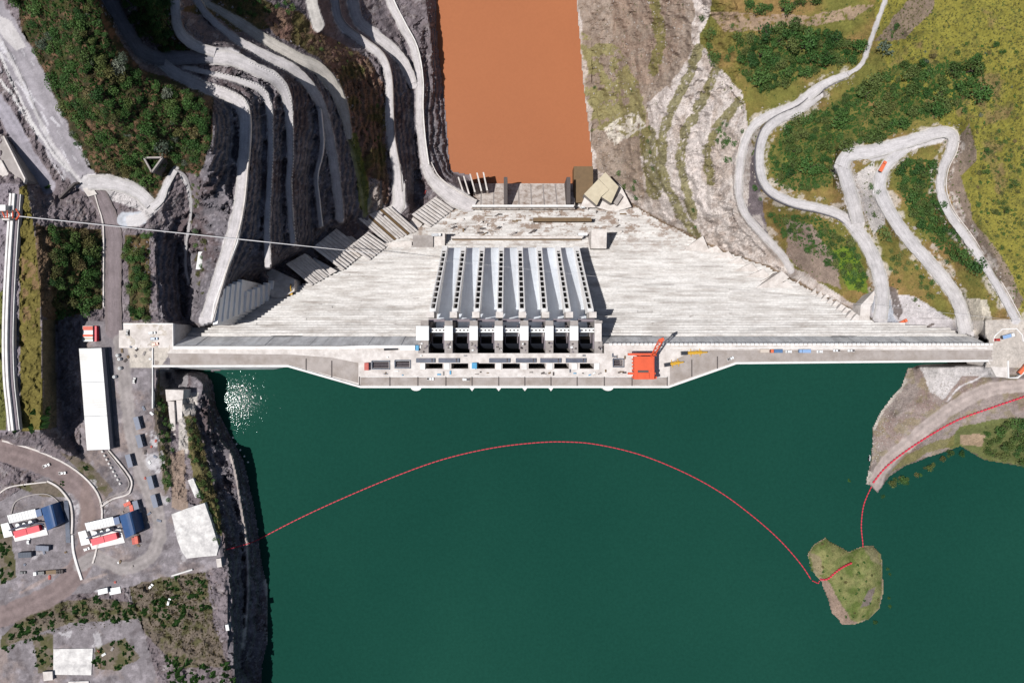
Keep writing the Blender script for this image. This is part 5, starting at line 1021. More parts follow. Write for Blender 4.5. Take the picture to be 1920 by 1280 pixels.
hut('pump_hut', 'small pale hut below the cracked white slab', [(405, 1047), (414, 1046), (416, 1062), (407, 1063)], 2.4, M_CONC)
hut('pump_hut', 'little pale hut on the plot beside the lowest slab', [(80, 1259), (98, 1258), (99, 1274), (82, 1276)], 2.6, M_CONC)
def slab(poly, z, label, m_, h=0.7):
    cx = sum(p[0] for p in poly) / len(poly); cy = sum(p[1] for p in poly) / len(poly); zz = max(zat(x, y) for x, y in poly + [(cx, cy)])
    o = MB().pprism(poly[::-1], zz - 4, zz + h).build('foundation_slab', m_); return tag(o, label, 'slab')
M_OLDW = mat('worn_white_slab', C(240, 236, 232), 0.9, 0.14, 0.5, C(170, 166, 166), 0.85)
slab([(321.5, 963.6), (352, 952), (383.4, 942.5), (395, 975), (410, 1024), (406, 1041), (380, 1043), (349.7, 1046.5), (340, 1032), (332.8, 1012.8)], 0, 'large worn white foundation slab near the left cliff edge', M_OLDW)
slab([(100, 1216), (174, 1215), (171, 1265), (100, 1264)], 0, 'worn white rectangular slab on the bottom left plot', M_OLDW)
slab([(128, 1277), (166, 1276), (168, 1300), (130, 1300)], 0, 'white slab cut by the bottom picture edge, lower left', M_OLDW)
slab([(352, 900), (362, 896), (376, 930), (366, 933)], 0, 'narrow white slab strip above the big worn slab', M_OLDW)
slab([(155, 354), (172, 350), (182, 364), (165, 369)], 0, 'square pale concrete patch at the left road junction', M_CONC, 0.25)
tag(MB().tube([W(322, 1079, zat(322, 1079) + 0.7), W(361, 1067, zat(361, 1067) + 0.7)], 0.7, 6).build('concrete_beam', M_SLAB), 'white concrete beam lying on the ground below the worn slab', 'beam')
for i, (x, y) in enumerate([(223, 666), (226, 673), (227, 690), (217, 706)]):
    e = empty('water_tank', W(x, y, 0), ['topmost white round tank beside the warehouse', 'second white round tank beside the warehouse, almost touching the first', 'third white round tank beside the warehouse', 'lowest white round tank beside the warehouse'][i], 'tank', 'round white tanks')
    prof = [(1.1, 0), (1.25, .2), (1.25, 2.1), (1.0, 2.6), (.45, 2.9), (.45, 3.1), (0.02, 3.15)]; mb = MB(); n = 14
    for r, z in prof: mb.v += [(r * math.cos(6.2832 * q_ / n), r * math.sin(6.2832 * q_ / n), z) for q_ in range(n)]
    for k in range(len(prof) - 1):
        for q_ in range(n): mb.f.append((k * n + q_, k * n + (q_ + 1) % n, (k + 1) * n + (q_ + 1) % n, (k + 1) * n + q_))
    mb.build('shell', M_WHITE, e, loc=(0, 0, 0)); MB().box((0, 0, 3.2), (.5, .5, .15)).build('lid', M_COVER, e, loc=(0, 0, 0))
for i, (x, y) in enumerate([(432.5, 820), (439.5, 832), (446.5, 843.5), (454, 855), (461, 866)]):
    n = 10; mb = MB(); rr = 0.75
    for k in range(7):
        t = -math.pi / 2 + math.pi * k / 6; mb.v += [(rr * math.cos(t) * math.cos(6.2832 * q_ / n), rr * math.cos(t) * math.sin(6.2832 * q_ / n), rr * math.sin(t) + (0.25 if k == 6 else 0)) for q_ in range(n)]
    for k in range(6):
        for q_ in range(n): mb.f.append((k * n + q_, k * n + (q_ + 1) % n, (k + 1) * n + (q_ + 1) % n, (k + 1) * n + q_))
    o = mb.build('mooring_buoy', M_WHITE, smooth=True); o.location = W(x + 4, y, ZL + 0.3)
    tag(o, ['first white buoy from the dam along the left shore', 'second white buoy from the dam along left shore', 'third white buoy from the dam along left shore', 'fourth white buoy from the dam along left shore', 'last white buoy from the dam along left shore'][i], 'buoy', 'white shore buoys')
bt = empty('boat', W(1629, 858, ZL), 'small white open boat moored at the peninsula shore', 'boat'); bt.rotation_euler = (0, 0, math.radians(80))
mb = MB(); sec = [(-2.2, .9), (-1, 1.0), (.8, .9), (1.8, .5), (2.5, .04)]
for x, w in sec: mb.v += [(x, -w, .9), (x, -w * .6, 0), (x, w * .6, 0), (x, w, .9)]
for k in range(4):
    for u in range(3): mb.f.append((4 * k + u, 4 * k + u + 1, 4 * k + 5 + u, 4 * k + 4 + u))
mb.f.append((0, 1, 2, 3)); mb.build('hull', M_WHITE, bt, loc=(0, 0, 0)); MB().box((-.6, 0, .7), (.4, 1.6, .1)).build('thwart', M_COVER, bt, loc=(0, 0, 0)); MB().box((-2.3, 0, .9), (.4, .5, .9)).build('outboard_motor', M_DARK, bt, loc=(0, 0, 0))

# ------------------------------------------------------------------ vehicles
M_GLASS = mat('dark_glass', (0.012, 0.014, 0.018), 0.15, 0, spec=0.5); M_TYRE = mat('tyre', (0.015, 0.015, 0.015), 0.9, 0)
def paint(n, r, g_, b_): return mat('paint_' + n, C(r, g_, b_, 0.66), 0.35, 0.03, 1.0, spec=0.5)
PAINT = dict(white=paint('white', 244, 244, 244), silver=paint('silver', 190, 192, 196), blue=paint('blue', 90, 124, 165), dark=paint('dark', 50, 52, 58), orange=paint('orange', 235, 120, 80), beige=paint('beige', 214, 200, 186), red=paint('red', 190, 60, 52), sky=paint('sky', 150, 180, 220), green=paint('green', 96, 140, 100))
def wheelmesh(r, w):
    n = 12; mb = MB()
    for s_ in (-1, 1): mb.v += [(r * math.cos(6.2832 * k / n), s_ * w / 2, r * math.sin(6.2832 * k / n)) for k in range(n)]
    for k in range(n): mb.f.append((k, (k + 1) % n, n + (k + 1) % n, n + k))
    mb.f += [tuple(range(n))[::-1], tuple(range(n, 2 * n))]; me = mb.mesh('wheel'); me.materials.append(M_TYRE); return me
WH = wheelmesh(.36, .24); WH2 = wheelmesh(.5, .34)
def part(name, m_, par, mb):
    o = mb.build(name, m_, par, loc=(0, 0, 0)); o.location = (0, 0, 0); return o
def wheels(e, xs, w, me, r):
    for x in xs:
        for s_ in (-1, 1): o = bpy.data.objects.new('wheel', me); COL.objects.link(o); o.parent = e; o.location = (x, s_ * w, r)
def car(px, py, rz, kind, paintn, label, z=0.0, load=None):
    z = zat(px, py) if z is None else z; p = PAINT[paintn]
    nm = dict(car='parked_car', pickup='pickup_truck', van='delivery_van', truck='cargo_truck')[kind]
    e = empty(nm, W(px, py, z + .02), label, dict(car='car', pickup='pickup', van='van', truck='truck')[kind]); e.rotation_euler = (0, 0, math.radians(rz))
    if kind in ('car', 'pickup', 'van'):
        L = dict(car=4.5, pickup=5.2, van=5.4)[kind]; w = 1.9
        part('body', p, e, MB().box((0, 0, .72), (L, w, .62), 0, .97).box((L * .34, 0, 1.06), (L * .26, w * .9, .12), 0, .9))
        if kind == 'car': cx, cl, ch = -.25, 2.5, .62
        elif kind == 'pickup': cx, cl, ch = .3, 1.9, .75
        else: cx, cl, ch = -.5, 4.2, .95
        part('cabin_glass', M_GLASS, e, MB().box((cx, 0, 1.02 + ch / 2), (cl, w * .92, ch), 0, .8)); part('roof', p, e, MB().box((cx, 0, 1.05 + ch), (cl * .74, w * .78, .1), 0, .9))
        if kind == 'pickup': part('load_bed', M_DARK, e, MB().box((-L * .31, 0, 1.06), (L * .32, w * .8, .08)))
        for s_ in (-1, 1): part('headlight', M_GLASS, e, MB().box((L / 2, s_ * .65, .8), (.06, .35, .18)))
        wheels(e, (L * .31, -L * .3), w / 2 - .08, WH, .36)
    else:
        L = 9.0; w = 2.5
        part('chassis', M_DARK, e, MB().box((0, 0, .8), (L, 1.4, .4)))
        part('cab', p, e, MB().box((L / 2 - 1.1, 0, 1.9), (2.1, w, 2.2), 0, .94)); part('windscreen', M_GLASS, e, MB().box((L / 2 - .1, 0, 2.3), (.16, w * .88, .8)))
        lm = PAINT[load] if load else M_GREY
        part('cargo_box', lm, e, MB().box((-1.1, 0, 1.9), (L - 2.9, w, 1.8))); part('tailboard', M_DARK, e, MB().box((-L / 2 + .28, 0, 1.8), (.1, w * .98, 1.7)))
        for k in range(3): part('cargo_cover', lm, e, MB().box((-3 + k * 1.9, 0, 2.86), (.25, w * .9, .1)))
        wheels(e, (L / 2 - 1.2, -L / 2 + 1.2, -L / 2 + 2.5), w / 2 - .15, WH2, .5)
    return e
car(807, 710, 0, 'pickup', 'white', 'white pickup on deck roadway below the second intake slot', 0.03)
car(874, 711, 180, 'pickup', 'white', 'white pickup on deck roadway left of the blue cabin', 0.03)
car(1369, 672, 22, 'pickup', 'white', 'white pickup parked askew at the right bend of the deck', 0.03)
container(1432.5, 657.5, 6.4, 2.5, 1.6, 0, PAINT['beige'], 'beige flat trailer leading the row of vehicles on the crest', 0.03, 'trailer', 'cargo_trailer')
car(1454, 658, 180, 'truck', 'orange', 'orange-cabbed truck with blue load on the crest road', 0.03, 'blue')
car(1478, 659, 0, 'car', 'white', 'white car between the two trucks on the crest road', 0.03)
car(1507, 658, 180, 'truck', 'sky', 'pale blue and white truck on the crest road', 0.03, 'sky')
car(1536, 659, 180, 'car', 'white', 'white car right of the pale blue truck on crest road', 0.03)
car(1568, 657, 180, 'pickup', 'white', 'white pickup, second vehicle from the right end of crest row', 0.03)
car(1595, 657, 180, 'pickup', 'white', 'white pickup at the right end of the crest row', 0.03)
car(286, 624, 5, 'van', 'silver', 'silver van on the pale pad at left dam end', 0.1); car(290, 635, 3, 'van', 'blue', 'blue van parked just below the silver van on the pad', 0.1)
car(240, 624, 90, 'car', 'dark', 'dark car on left part of the pale pad', 0.1); car(292, 645, 10, 'car', 'orange', 'small orange car below the blue van on the pad', 0.1)
car(253, 713, 80, 'car', 'dark', 'dark car parked by the wall where the crest meets the yard', 0.05)
car(1688, 605, 30, 'truck', 'orange', 'orange truck on the pale yard at the right abutment', None, 'orange'); car(1652, 314, 62, 'truck', 'orange', 'orange truck parked on the white hairpin ramp', None, 'orange')
car(1914, 692, 50, 'truck', 'orange', 'orange truck cut by the right picture edge near the peninsula', None, 'orange')
car(1886, 630, 15, 'truck', 'white', 'white truck beside the kerbed plot at the right dam end', None, 'sky'); car(1868, 637, 0, 'car', 'red', 'red car in the kerbed plot at right dam end', None)
car(818, 441, 3, 'truck', 'white', 'white truck on the toe platform left of the chutes', -141.5, 'silver'); car(1092, 440, 0, 'truck', 'white', 'white truck on the toe platform right of the chutes', -143, 'white')
car(1092, 389, 5, 'car', 'white', 'white car beside the tan building at the dam toe', -205.5); car(797, 361, 75, 'car', 'red', 'small red car on the shaded lowest bench', None)
car(88, 872, 20, 'pickup', 'white', 'upper white pickup beside the haul road kerb', None); car(118, 886, 5, 'pickup', 'white', 'lower white pickup beside the haul road kerb', None)
car(44, 1072, 0, 'car', 'dark', 'dark car left of the long flatbed lorry', None); car(55, 1013, 80, 'car', 'white', 'white car parked under the left plant', None); car(164, 1028, 20, 'car', 'white', 'white car parked under the second plant', None)
car(318, 1127, 75, 'van', 'white', 'white van at the edge of scrub below the beam', None); car(284, 1098, 50, 'car', 'white', 'white car by the dark round gravel patch', None)
car(206, 1005, 0, 'car', 'white', 'white car on the track south of the second plant', None) if False else None
# long flatbed lorry
e = empty('flatbed_lorry', W(95, 1071, zat(95, 1071)), 'long flatbed lorry with white cab and brown crates in the lower yard', 'lorry'); e.rotation_euler = (0, 0, math.radians(4))
part('chassis', M_DARK, e, MB().box((0, 0, 1), (21, 2.2, .4))); part('cab', PAINT['white'], e, MB().box((-9.6, 0, 1.9), (2.3, 2.6, 2.4), 0, .93)); part('windscreen', M_GLASS, e, MB().box((-10.75, 0, 2.3), (.12, 2.2, .8)))
part('tank', PAINT['dark'], e, MB().box((-5.4, 0, 1.8), (4.4, 2.4, 1.4)).box((-5.4, 0, 2.6), (3, 1, .4))); part('load_platform', M_BROWN, e, MB().box((1.4, 0, 1.4), (7.4, 2.8, .5)))
for k in range(3):
    for s_ in (-1, 1): part('crate', M_DARK, e, MB().box((6.3 + k * 1.8, s_ * .75, 1.9), (1.4, 1.2, 1.3)))
wheels(e, (-9.2, -4, -2.6, 6, 7.6), 1.1, WH2, .5)
# yellow machines on the deck
def boom_crane(px, py, rz, label, L):
    e = empty('truck_crane', W(px, py, 0.03), label, 'crane'); e.rotation_euler = (0, 0, math.radians(rz))
    part('carrier', M_YEL, e, MB().box((0, 0, 1.1), (L * .7, 2.2, .7))); part('cab', PAINT['dark'], e, MB().box((-L * .42, 0, 1.9), (4.6, 2.7, 2.2), 0, .95)); part('turntable', M_YEL, e, MB().box((L * .05, 0, 1.8), (2.6, 2.2, .9), .2))
    part('telescopic_boom', M_YEL, e, MB().tube([(-L * .25, .2, 2.4), (L * .2, 0, 2.9), (L * .55, -.2, 3.2)], [.75, .6, .45], 6))
    for x in (-L * .12, L * .27):
        for s_ in (-1, 1): part('outrigger', M_YEL, e, MB().box((x, s_ * 1.9, .7), (.4, 1.8, .4)))
    wheels(e, (-L * .3, -L * .1, L * .15, L * .3), 1.1, WH2, .5)
boom_crane(1300, 661, 3, 'yellow truck crane with black cab on deck, right of the gantry crane', 17); boom_crane(1263, 681, 10, 'shorter yellow truck crane close beside the gantry crane', 12)
# excavator on the dam face
zf = -face_d(549) + 2.5; e = empty('excavator', W(547, 549, zf), 'yellow excavator with raised arm at the left edge of dam face', 'excavator')
for s_ in (-1, 1): part('track', M_DARK, e, MB().box((s_ * 1.2, 0, .5), (.7, 4, 1)))
part('house', M_YEL, e, MB().box((0, -.3, 1.9), (2.8, 3.2, 1.6), 0, .92)); part('cab_glass', M_GLASS, e, MB().box((-.8, .9, 2.9), (1.1, 1.5, 1)))
part('arm', M_YEL, e, MB().tube([(.4, 1, 2.4), (.6, 4, 5), (.2, 6.5, 3)], [.5, .4, .3], 5)); part('bucket', M_DARK, e, MB().box((.1, 6.8, 2.4), (1.2, .9, 1.1)))
# kerbed plot at the right end of the crest
pl = empty('kerbed_plot', W(1885, 630, 0), 'kerbed plot with rounded upstream corner at the right dam end', 'plot')
MB().ribbon([W(x, y, .05) for x, y in [(1862, 640), (1864, 630), (1878, 617), (1905, 616), (1916, 628), (1918, 640)]], .8, .6).build('kerb', M_SLAB, pl)
wl = empty('retaining_wall', W(1890, 700, 0), 'white angled retaining wall at the right upstream dam corner', 'wall')
for pts in ([(1889, 676), (1890, 708), (1907, 708), (1920, 697)],): MB().ribbon([W(x, y, .05) for x, y in pts], 1.2, .7).build('coping', M_SLAB, wl)
MB().pprism([(1852, 676), (1888, 676), (1889, 708), (1868, 706)][::-1], -25, -0.05).build('wall_body', M_CONC, wl)
# fence wall at the yard corner and plant retaining walls
for lb, pts, w, h, m_ in (('dark cornered retaining wall between warehouse and plants', [(205, 843), (245, 893), (246, 918), (238, 927), (212, 935), (190, 950)], 1.0, 1.2, M_CONC), ('second inner line of the cornered retaining wall', [(202, 846), (240, 896), (240, 916), (232, 922), (206, 932), (186, 946)], .6, .8, M_GREY),
    ('curved white wall between the haul road and left plant', [(90, 901), (110, 912), (126, 930), (134, 945), (137, 970), (136, 1000)], 1.3, 1.2, M_CONC), ('white tapering wall ending at the haul road bend', [(136, 1002), (138, 1030), (144, 1055), (154, 1086)], 1.6, .8, M_SLAB),
    ('slate blue trough wall beside the curved white wall', [(126, 938), (128, 970), (130, 1016)], 3.2, 1.4, M_COVER), ('white curved wall around the left plant hollow', [(0, 924), (20, 912), (60, 906), (88, 903)], .9, .7, M_CONC),
    ('low pale wall curving inside the left plant hollow', [(22, 962), (30, 940), (56, 928), (90, 926), (112, 942), (118, 958)], .7, .7, M_GREY)):
    o = MB().ribbon([W(x, y, max(zat(x, y), 0) + .1) for x, y, _ in smooth_line([(a, b_, 0) for a, b_ in pts], 4)], w, h).build('retaining_wall', m_); tag(o, lb, 'wall')
for i in range(9):
    t = i / 8; x, y = (193 + 33 * t, 846 + 60 * t); z = zat(x, y); o = bpy.data.objects.new('stone_block', MB_block); COL.objects.link(o); o.location = W(x, y, z); o.scale = (1.6, 2.2, 1.2); o.rotation_euler = (0, 0, -0.9)
    tag(o, 'white stone block in the row inside the cornered retaining wall', 'block', 'white blocks inside the cornered wall')
# spur rock and concrete by the left upstream corner
sp = empty('intake_portal', W(340, 745, -10), 'pale concrete intake portal on the rocky spur below the dam corner', 'portal')
MB().pprism([(310, 730), (344, 731), (343, 748), (312, 752)][::-1], -35, -6).build('portal_roof', M_CONC, sp)
MB().pprism([(314, 752), (326, 752), (330, 815), (322, 815)][::-1], -35, -8).build('wing_wall', M_CONC, sp); MB().pprism([(330, 750), (342, 749), (340, 830), (335, 830)][::-1], -35, -10).build('wing_wall', M_CONC, sp)

PILE = [M_BROWN, M_GREY, M_WHITE, M_CABIN, M_RUST, M_DARK]; PN = ['brown', 'grey', 'white', 'slate', 'rusty', 'black']
for k in range(40):
    x, y = rng.choice([(rng.uniform(225, 290), rng.uniform(650, 690)), (rng.uniform(270, 300), rng.uniform(760, 900)), (rng.uniform(20, 130), rng.uniform(1025, 1090)), (rng.uniform(215, 300), rng.uniform(930, 1060)), (rng.uniform(110, 250), rng.uniform(1180, 1250)), (rng.uniform(200, 330), rng.uniform(1050, 1100))])
    e = empty('material_stack', W(x, y, zat(x, y)), PN[k % 6] + ' stack of building material lying in the left yard', 'stack', 'materials lying about the left yard'); e.rotation_euler = (0, 0, rng.uniform(0, 3)); w_ = rng.uniform(1.2, 3.6)
    for q_ in range(3): part('plank', PILE[k % 6], e, MB().box((rng.uniform(-.2, .2), (q_ - 1) * .55, .35 + .12 * (q_ % 2)), (w_, .45, .5)))
# upper left: concrete terrace and dark wing wall
tr_ = empty('concrete_terrace', W(20, 300, 30), 'pale stepped concrete terrace at the left edge above the cableway track', 'terrace')
MB().pprism([(-30, 345), (44, 346), (48, 336), (30, 300), (8, 256), (-30, 236)], 10, 27).build('platform', M_GREY, tr_)
MB().pprism([(-30, 300), (2, 300), (16, 326), (10, 334), (-30, 334)], 27.05, 28.4).build('raised_pad', M_CONC, tr_)
MB().ribbon([W(8, 256, 27), W(30, 300, 27), W(48, 336, 27), W(46, 345, 27)], 1.0, 1.0).build('edge_wall', M_CONC, tr_)
ww = MB().ribbon([W(112, 372, zat(112, 372) + 2.5), W(124, 360, zat(124, 360) + 2.5), W(141, 344, zat(141, 344) + 2.5), W(148, 343, zat(148, 343) + 2)], 1.4, 1.0).build('wing_wall', M_DARK)
tag(ww, 'short dark wing wall beside the left road junction', 'wall')
# ------------------------------------------------------------------ trees and shrubs
def leaf_mat(name, c0, c1, c2):
    m = bpy.data.materials.new(name); m.use_nodes = True; nt = NT(m); b = nt.n['Principled BSDF']
    oi = nt.new('ShaderNodeObjectInfo').outputs['Random']; gp = nt.new('ShaderNodeNewGeometry').outputs['Position']
    base = ramp(nt, oi, [(0.0, c0), (0.5, c1), (1.0, c2)])
    c = mix(nt, 'MULTIPLY', 1.0, base, ramp(nt, noise(nt, gp, 0.8, 4, 0.7), [(0.3, 0.6), (0.7, 1.4)]))
    nt.l.new(c, b.inputs['Base Color']); b.inputs['Roughness'].default_value = 0.7; b.inputs['Specular IOR Level'].default_value = 0.25
    return m
L_DARK = leaf_mat('leaf_dark_green', (0.020, 0.056, 0.012), (0.038, 0.090, 0.018), (0.060, 0.112, 0.026))
L_MID = leaf_mat('leaf_mid_green', (0.040, 0.070, 0.016), (0.060, 0.095, 0.022), (0.090, 0.105, 0.030))
L_OLIVE = leaf_mat('leaf_olive', (0.060, 0.066, 0.020), (0.095, 0.090, 0.028), (0.120, 0.090, 0.040))
L_GREY = leaf_mat('leaf_grey_green', (0.060, 0.080, 0.055), (0.085, 0.105, 0.070), (0.110, 0.120, 0.090))
L_BROWN = leaf_mat('leaf_russet', (0.075, 0.045, 0.024), (0.105, 0.066, 0.040), (0.120, 0.080, 0.052))
M_BARK = mat('bark', (0.05, 0.038, 0.028), 0.95, 0.3, 2.0)
def crown_mesh(seed, lobes, leaves, flat_, spread):
    r = np.random.RandomState(seed); V_, F_ = [], []
    cs = [np.array([0, 0, 0.15])] + [np.array([math.cos(a) * spread * q, math.sin(a) * spread * q, r.uniform(-0.18, 0.22)]) for a, q in [(r.uniform(0, 6.28), r.uniform(0.45, 1.0)) for _ in range(lobes)]]
    for li, c0 in enumerate(cs):
        R = r.uniform(0.30, 0.50) if li else 0.52
        for _ in range(leaves):
            d = r.normal(size=3); d /= np.linalg.norm(d); d[2] = abs(d[2]) * 1.0 - 0.25
            p = c0 + d * R * r.uniform(0.72, 1.08) * np.array([1, 1, 0.8 * flat_]); n = d * 0.6 + r.normal(size=3) * 0.5 + np.array([0, 0, 0.35]); n /= np.linalg.norm(n)
            u = np.cross(n, r.normal(size=3)); u /= np.linalg.norm(u) + 1e-9; v = np.cross(n, u); s_ = r.uniform(0.045, 0.095)
            i = len(V_); V_ += [p + u * s_, p + v * s_ * 0.7, p - u * s_, p - v * s_ * 0.7]; F_.append((i, i + 1, i + 2, i + 3))
    V_ = np.array(V_); V_[:, 2] -= V_[:, 2].min()
    return grid_mesh('crown', V_, np.array(F_))
def trunk_mesh(seed):
    r = random.Random(seed); mb = MB(); mb.tube([(0, 0, -0.6), (r.uniform(-.05, .05), r.uniform(-.05, .05), .35), (0, 0, .75)], [.09, .06, .03], 6)
    for k in range(4):
        a = r.uniform(0, 6.28); mb.tube([(0, 0, .25 + .08 * k), (.35 * math.cos(a), .35 * math.sin(a), .6 + .05 * k)], [.04, .012], 4)
    me = mb.mesh('trunk'); me.materials.append(M_BARK); return me
CROWNS = [crown_mesh(40 + k, 5 + k % 4, 62, [1.0, 0.8, 0.9, 0.7][k % 4], [0.55, 0.62, 0.5][k % 3]) for k in range(6)]
BUSH = [crown_mesh(80 + k, 4 + k % 3, 46, 0.9, 0.36) for k in range(4)]
TRUNKS = [trunk_mesh(k) for k in range(3)]
def with_mat(me, m): c_ = me.copy(); c_.materials.append(m); return c_
LM = dict(dark=L_DARK, mid=L_MID, olive=L_OLIVE, grey=L_GREY, russet=L_BROWN)
CR = {(k, c_): with_mat(me, LM[c_]) for c_ in LM for k, me in enumerate(CROWNS)}; BU = {(k, c_): with_mat(me, LM[c_]) for c_ in LM for k, me in enumerate(BUSH)}
ADJ = dict(dark='dark green', mid='mid green', olive='olive green', grey='grey green', russet='russet brown')
count = dict(); LEFTOVER = []
def tree(px, py, dia, c_, where):
    dia *= 1.45; z = max(zat(px, py), ZL if py > 690 else -999); h = dia * S * (CAM_H - z) / CAM_H; left_ = px < 900
    kt, ks = ('bushy_tree', 'leafy_bush') if left_ else ('broadleaf_tree', 'shrub'); nt_, ns_ = kt.replace('_', ' '), ks.replace('_', ' ')
    if dia >= 14.5 and count.get(kt, 0) < 298:
        count[kt] = count.get(kt, 0) + 1; sz = 'large' if dia > 24 else 'small' if dia < 18 else 'middling'
        e = empty(kt, W(px, py, z), f"{sz} {ADJ[c_]} {nt_} {where}", 'tree', f"{sz} {ADJ[c_]} trees {where}")
        o = bpy.data.objects.new('crown', CR[rng.randrange(6), c_]); t = bpy.data.objects.new('trunk', TRUNKS[rng.randrange(3)])
        for q in (o, t): COL.objects.link(q); q.parent = e
        o.scale = (h * .57 * rng.uniform(.85, 1.15), h * .57 * rng.uniform(.85, 1.15), h * rng.uniform(.6, .85)); o.location = (0, 0, h * .12); t.scale = (h * .7, h * .7, h * .55); e.rotation_euler = (0, 0, rng.uniform(0, 6.28))
    elif count.get(ks, 0) < 298 and dia >= 7.5:
        count[ks] = count.get(ks, 0) + 1; o = bpy.data.objects.new(ks, BU[rng.randrange(4), c_]); COL.objects.link(o); o.location = W(px, py, z - 0.15); o.rotation_euler = (0, 0, rng.uniform(0, 6.28)); o.scale = (h * .58, h * .58, h * .5)
        tag(o, f"{ADJ[c_]} {ns_} {where}", 'shrub', f"{ADJ[c_]} shrubs {where}")
    else: LEFTOVER.append((px, py, z, h, c_))
def pick(mixd):
    x = rng.random() * sum(mixd.values())
    for k, v in mixd.items():
        x -= v
        if x <= 0: return k
    return k
def inpoly(x, y, p):
    r = False
    for i in range(len(p)):
        (x0, y0), (x1, y1) = p[i], p[i - 1]
        if (y0 > y) != (y1 > y) and x < (x1 - x0) * (y - y0) / (y1 - y0) + x0: r = not r
    return r
def on_road(x, y): return roadm[min(np.searchsorted(YS, y), NY - 1), min(np.searchsorted(XS, x), NX - 1)] > 0.3
def grove(poly, n, d0, d1, mixd, where, space=0.72):
    done = []; xs = [p[0] for p in poly]; ys = [p[1] for p in poly]; tries = 0
    while len(done) < n and tries < n * 60:
        tries += 1; x, y = rng.uniform(min(xs), max(xs)), rng.uniform(min(ys), max(ys)); d = d0 + (d1 - d0) * rng.random() ** 1.6
        if not inpoly(x, y, poly) or on_road(x, y) or any(math.hypot(x - a, y - b_) < space * (d + q) / 2 for a, b_, q in done): continue
        if done and rng.random() < 0.35:
            pass
        done.append((x, y, d))
    for x, y, d in sorted(done, key=lambda q: -q[2]): tree(x, y, d, pick(mixd), where)
for x, y, d in ((1664, 1066, 6), (1668, 1076, 6), (1666, 1120, 6), (1668, 1136, 7), (1640, 1165, 9), (1690, 900, 12), (1700, 905, 8), (1592, 900, 5), (1655, 930, 8), (1725, 890, 7), (1800, 850, 10)): tree(x, y, d, 'dark', 'half drowned in the reservoir')
grove([(1850, 800), (1930, 790), (1930, 870), (1860, 860), (1830, 835)], 26, 8, 20, dict(dark=4, mid=4), 'on the green lobe of the right shore', 0.6)
grove([(1650, 915), (1690, 885), (1780, 845), (1790, 850), (1700, 900)], 12, 6, 13, dict(mid=4, olive=2), 'at the water edge of the peninsula', 0.6)
grove(ISLE, 26, 4.5, 7.5, dict(mid=4, olive=3), 'on the small island', 0.8)
DG = dict(dark=5, mid=4)
grove([(1378, 75), (1420, 60), (1480, 42), (1560, 70), (1622, 85), (1606, 108), (1545, 128), (1490, 150), (1430, 178), (1390, 140)], 70, 11, 34, DG, 'in the dense grove above the white hairpin road')
grove([(1560, 195), (1600, 165), (1680, 120), (1830, 115), (1840, 180), (1800, 205), (1720, 225), (1650, 268), (1590, 285), (1555, 345), (1500, 362), (1452, 345), (1440, 290), (1470, 235)], 130, 9, 31, dict(dark=4, mid=5), 'in the large wood between the looping white roads')
grove([(1690, 300), (1750, 300), (1757, 360), (1800, 440), (1836, 505), (1790, 490), (1720, 425), (1682, 350)], 46, 10, 22, dict(dark=5, mid=2), 'on the strip between the two ramp roads')
grove([(1440, 398), (1540, 408), (1600, 462), (1630, 520), (1610, 548), (1560, 500), (1470, 440)], 40, 9, 18, dict(dark=3, mid=4), 'on the slope above the right dam contact')
grove([(1400, -20), (1560, -20), (1520, 20), (1400, 25)], 12, 14, 26, DG, 'along the top of the right bank track')
grove([(1640, 20), (1760, 90), (1840, 60), (1920, 100), (1920, 280), (1850, 300), (1800, 200), (1700, 120)], 80, 5, 12, dict(mid=3, dark=3, olive=2, grey=1), 'scattered on the grassy hillside')
grove([(1840, 260), (1925, 260), (1925, 540), (1870, 470), (1830, 380)], 80, 5, 12, dict(mid=4, dark=3, olive=1), 'on the lower right grassy slope')
grove([(1650, 440), (1700, 460), (1760, 540), (1750, 580), (1700, 560), (1660, 500)], 18, 9, 18, dict(dark=2, mid=3), 'between the two lowest ramps')
grove([(1345, 230), (1400, 235), (1380, 300), (1345, 300)], 12, 8, 15, dict(dark=3, mid=2), 'beside the upper white rock cut')
grove([(1310, 20), (1390, 50), (1380, 110), (1330, 130)], 9, 9, 17, dict(dark=3, mid=1), 'near the dirt track at top of right bank')
for x, y, d in ((1170, 350, 12), (1188, 352, 12), (1193, 370, 11), (1192, 340, 10), (1225, 315, 13), (1218, 240, 9), (1215, 265, 9), (1220, 285, 10), (1300, 395, 10), (1305, 425, 9), (1160, 325, 10), (1115, 165, 7), (1185, 172, 6), (1110, 245, 7), (1365, 265, 16), (1378, 270, 12), (1412, 288, 10), (1418, 352, 15), (1426, 372, 9), (1445, 402, 15), (1470, 432, 12), (1660, 436, 30), (1832, 498, 32), (1660, 95, 36), (1820, 470, 10), (1330, 65, 22), (1337, 110, 26), (1775, 490, 12), (1645, 360, 12), (1634, 350, 14), (1640, 402, 12)):
    tree(x, y, d, pick(dict(dark=4, mid=2)) if x != 1660 or y > 200 else 'grey', 'standing alone on the right bank')
LH = dict(dark=9, mid=3, olive=1.5, grey=.8)
grove([(20, -10), (180, -10), (196, 60), (240, 125), (330, 165), (392, 190), (396, 260), (370, 330), (318, 300), (290, 360), (250, 335), (190, 320), (150, 290), (110, 180), (70, 90)], 250, 8, 25, LH, 'on the wooded left hill', 0.5)
grove([(95, 430), (188, 432), (190, 580), (105, 600)], 62, 9, 24, dict(dark=6, mid=2, olive=2), 'in the belt between track and dark road', 0.5)
grove([(237, 445), (284, 440), (284, 600), (246, 600)], 44, 8, 17, dict(dark=5, mid=3), 'in the narrow belt right of dark road', 0.5)
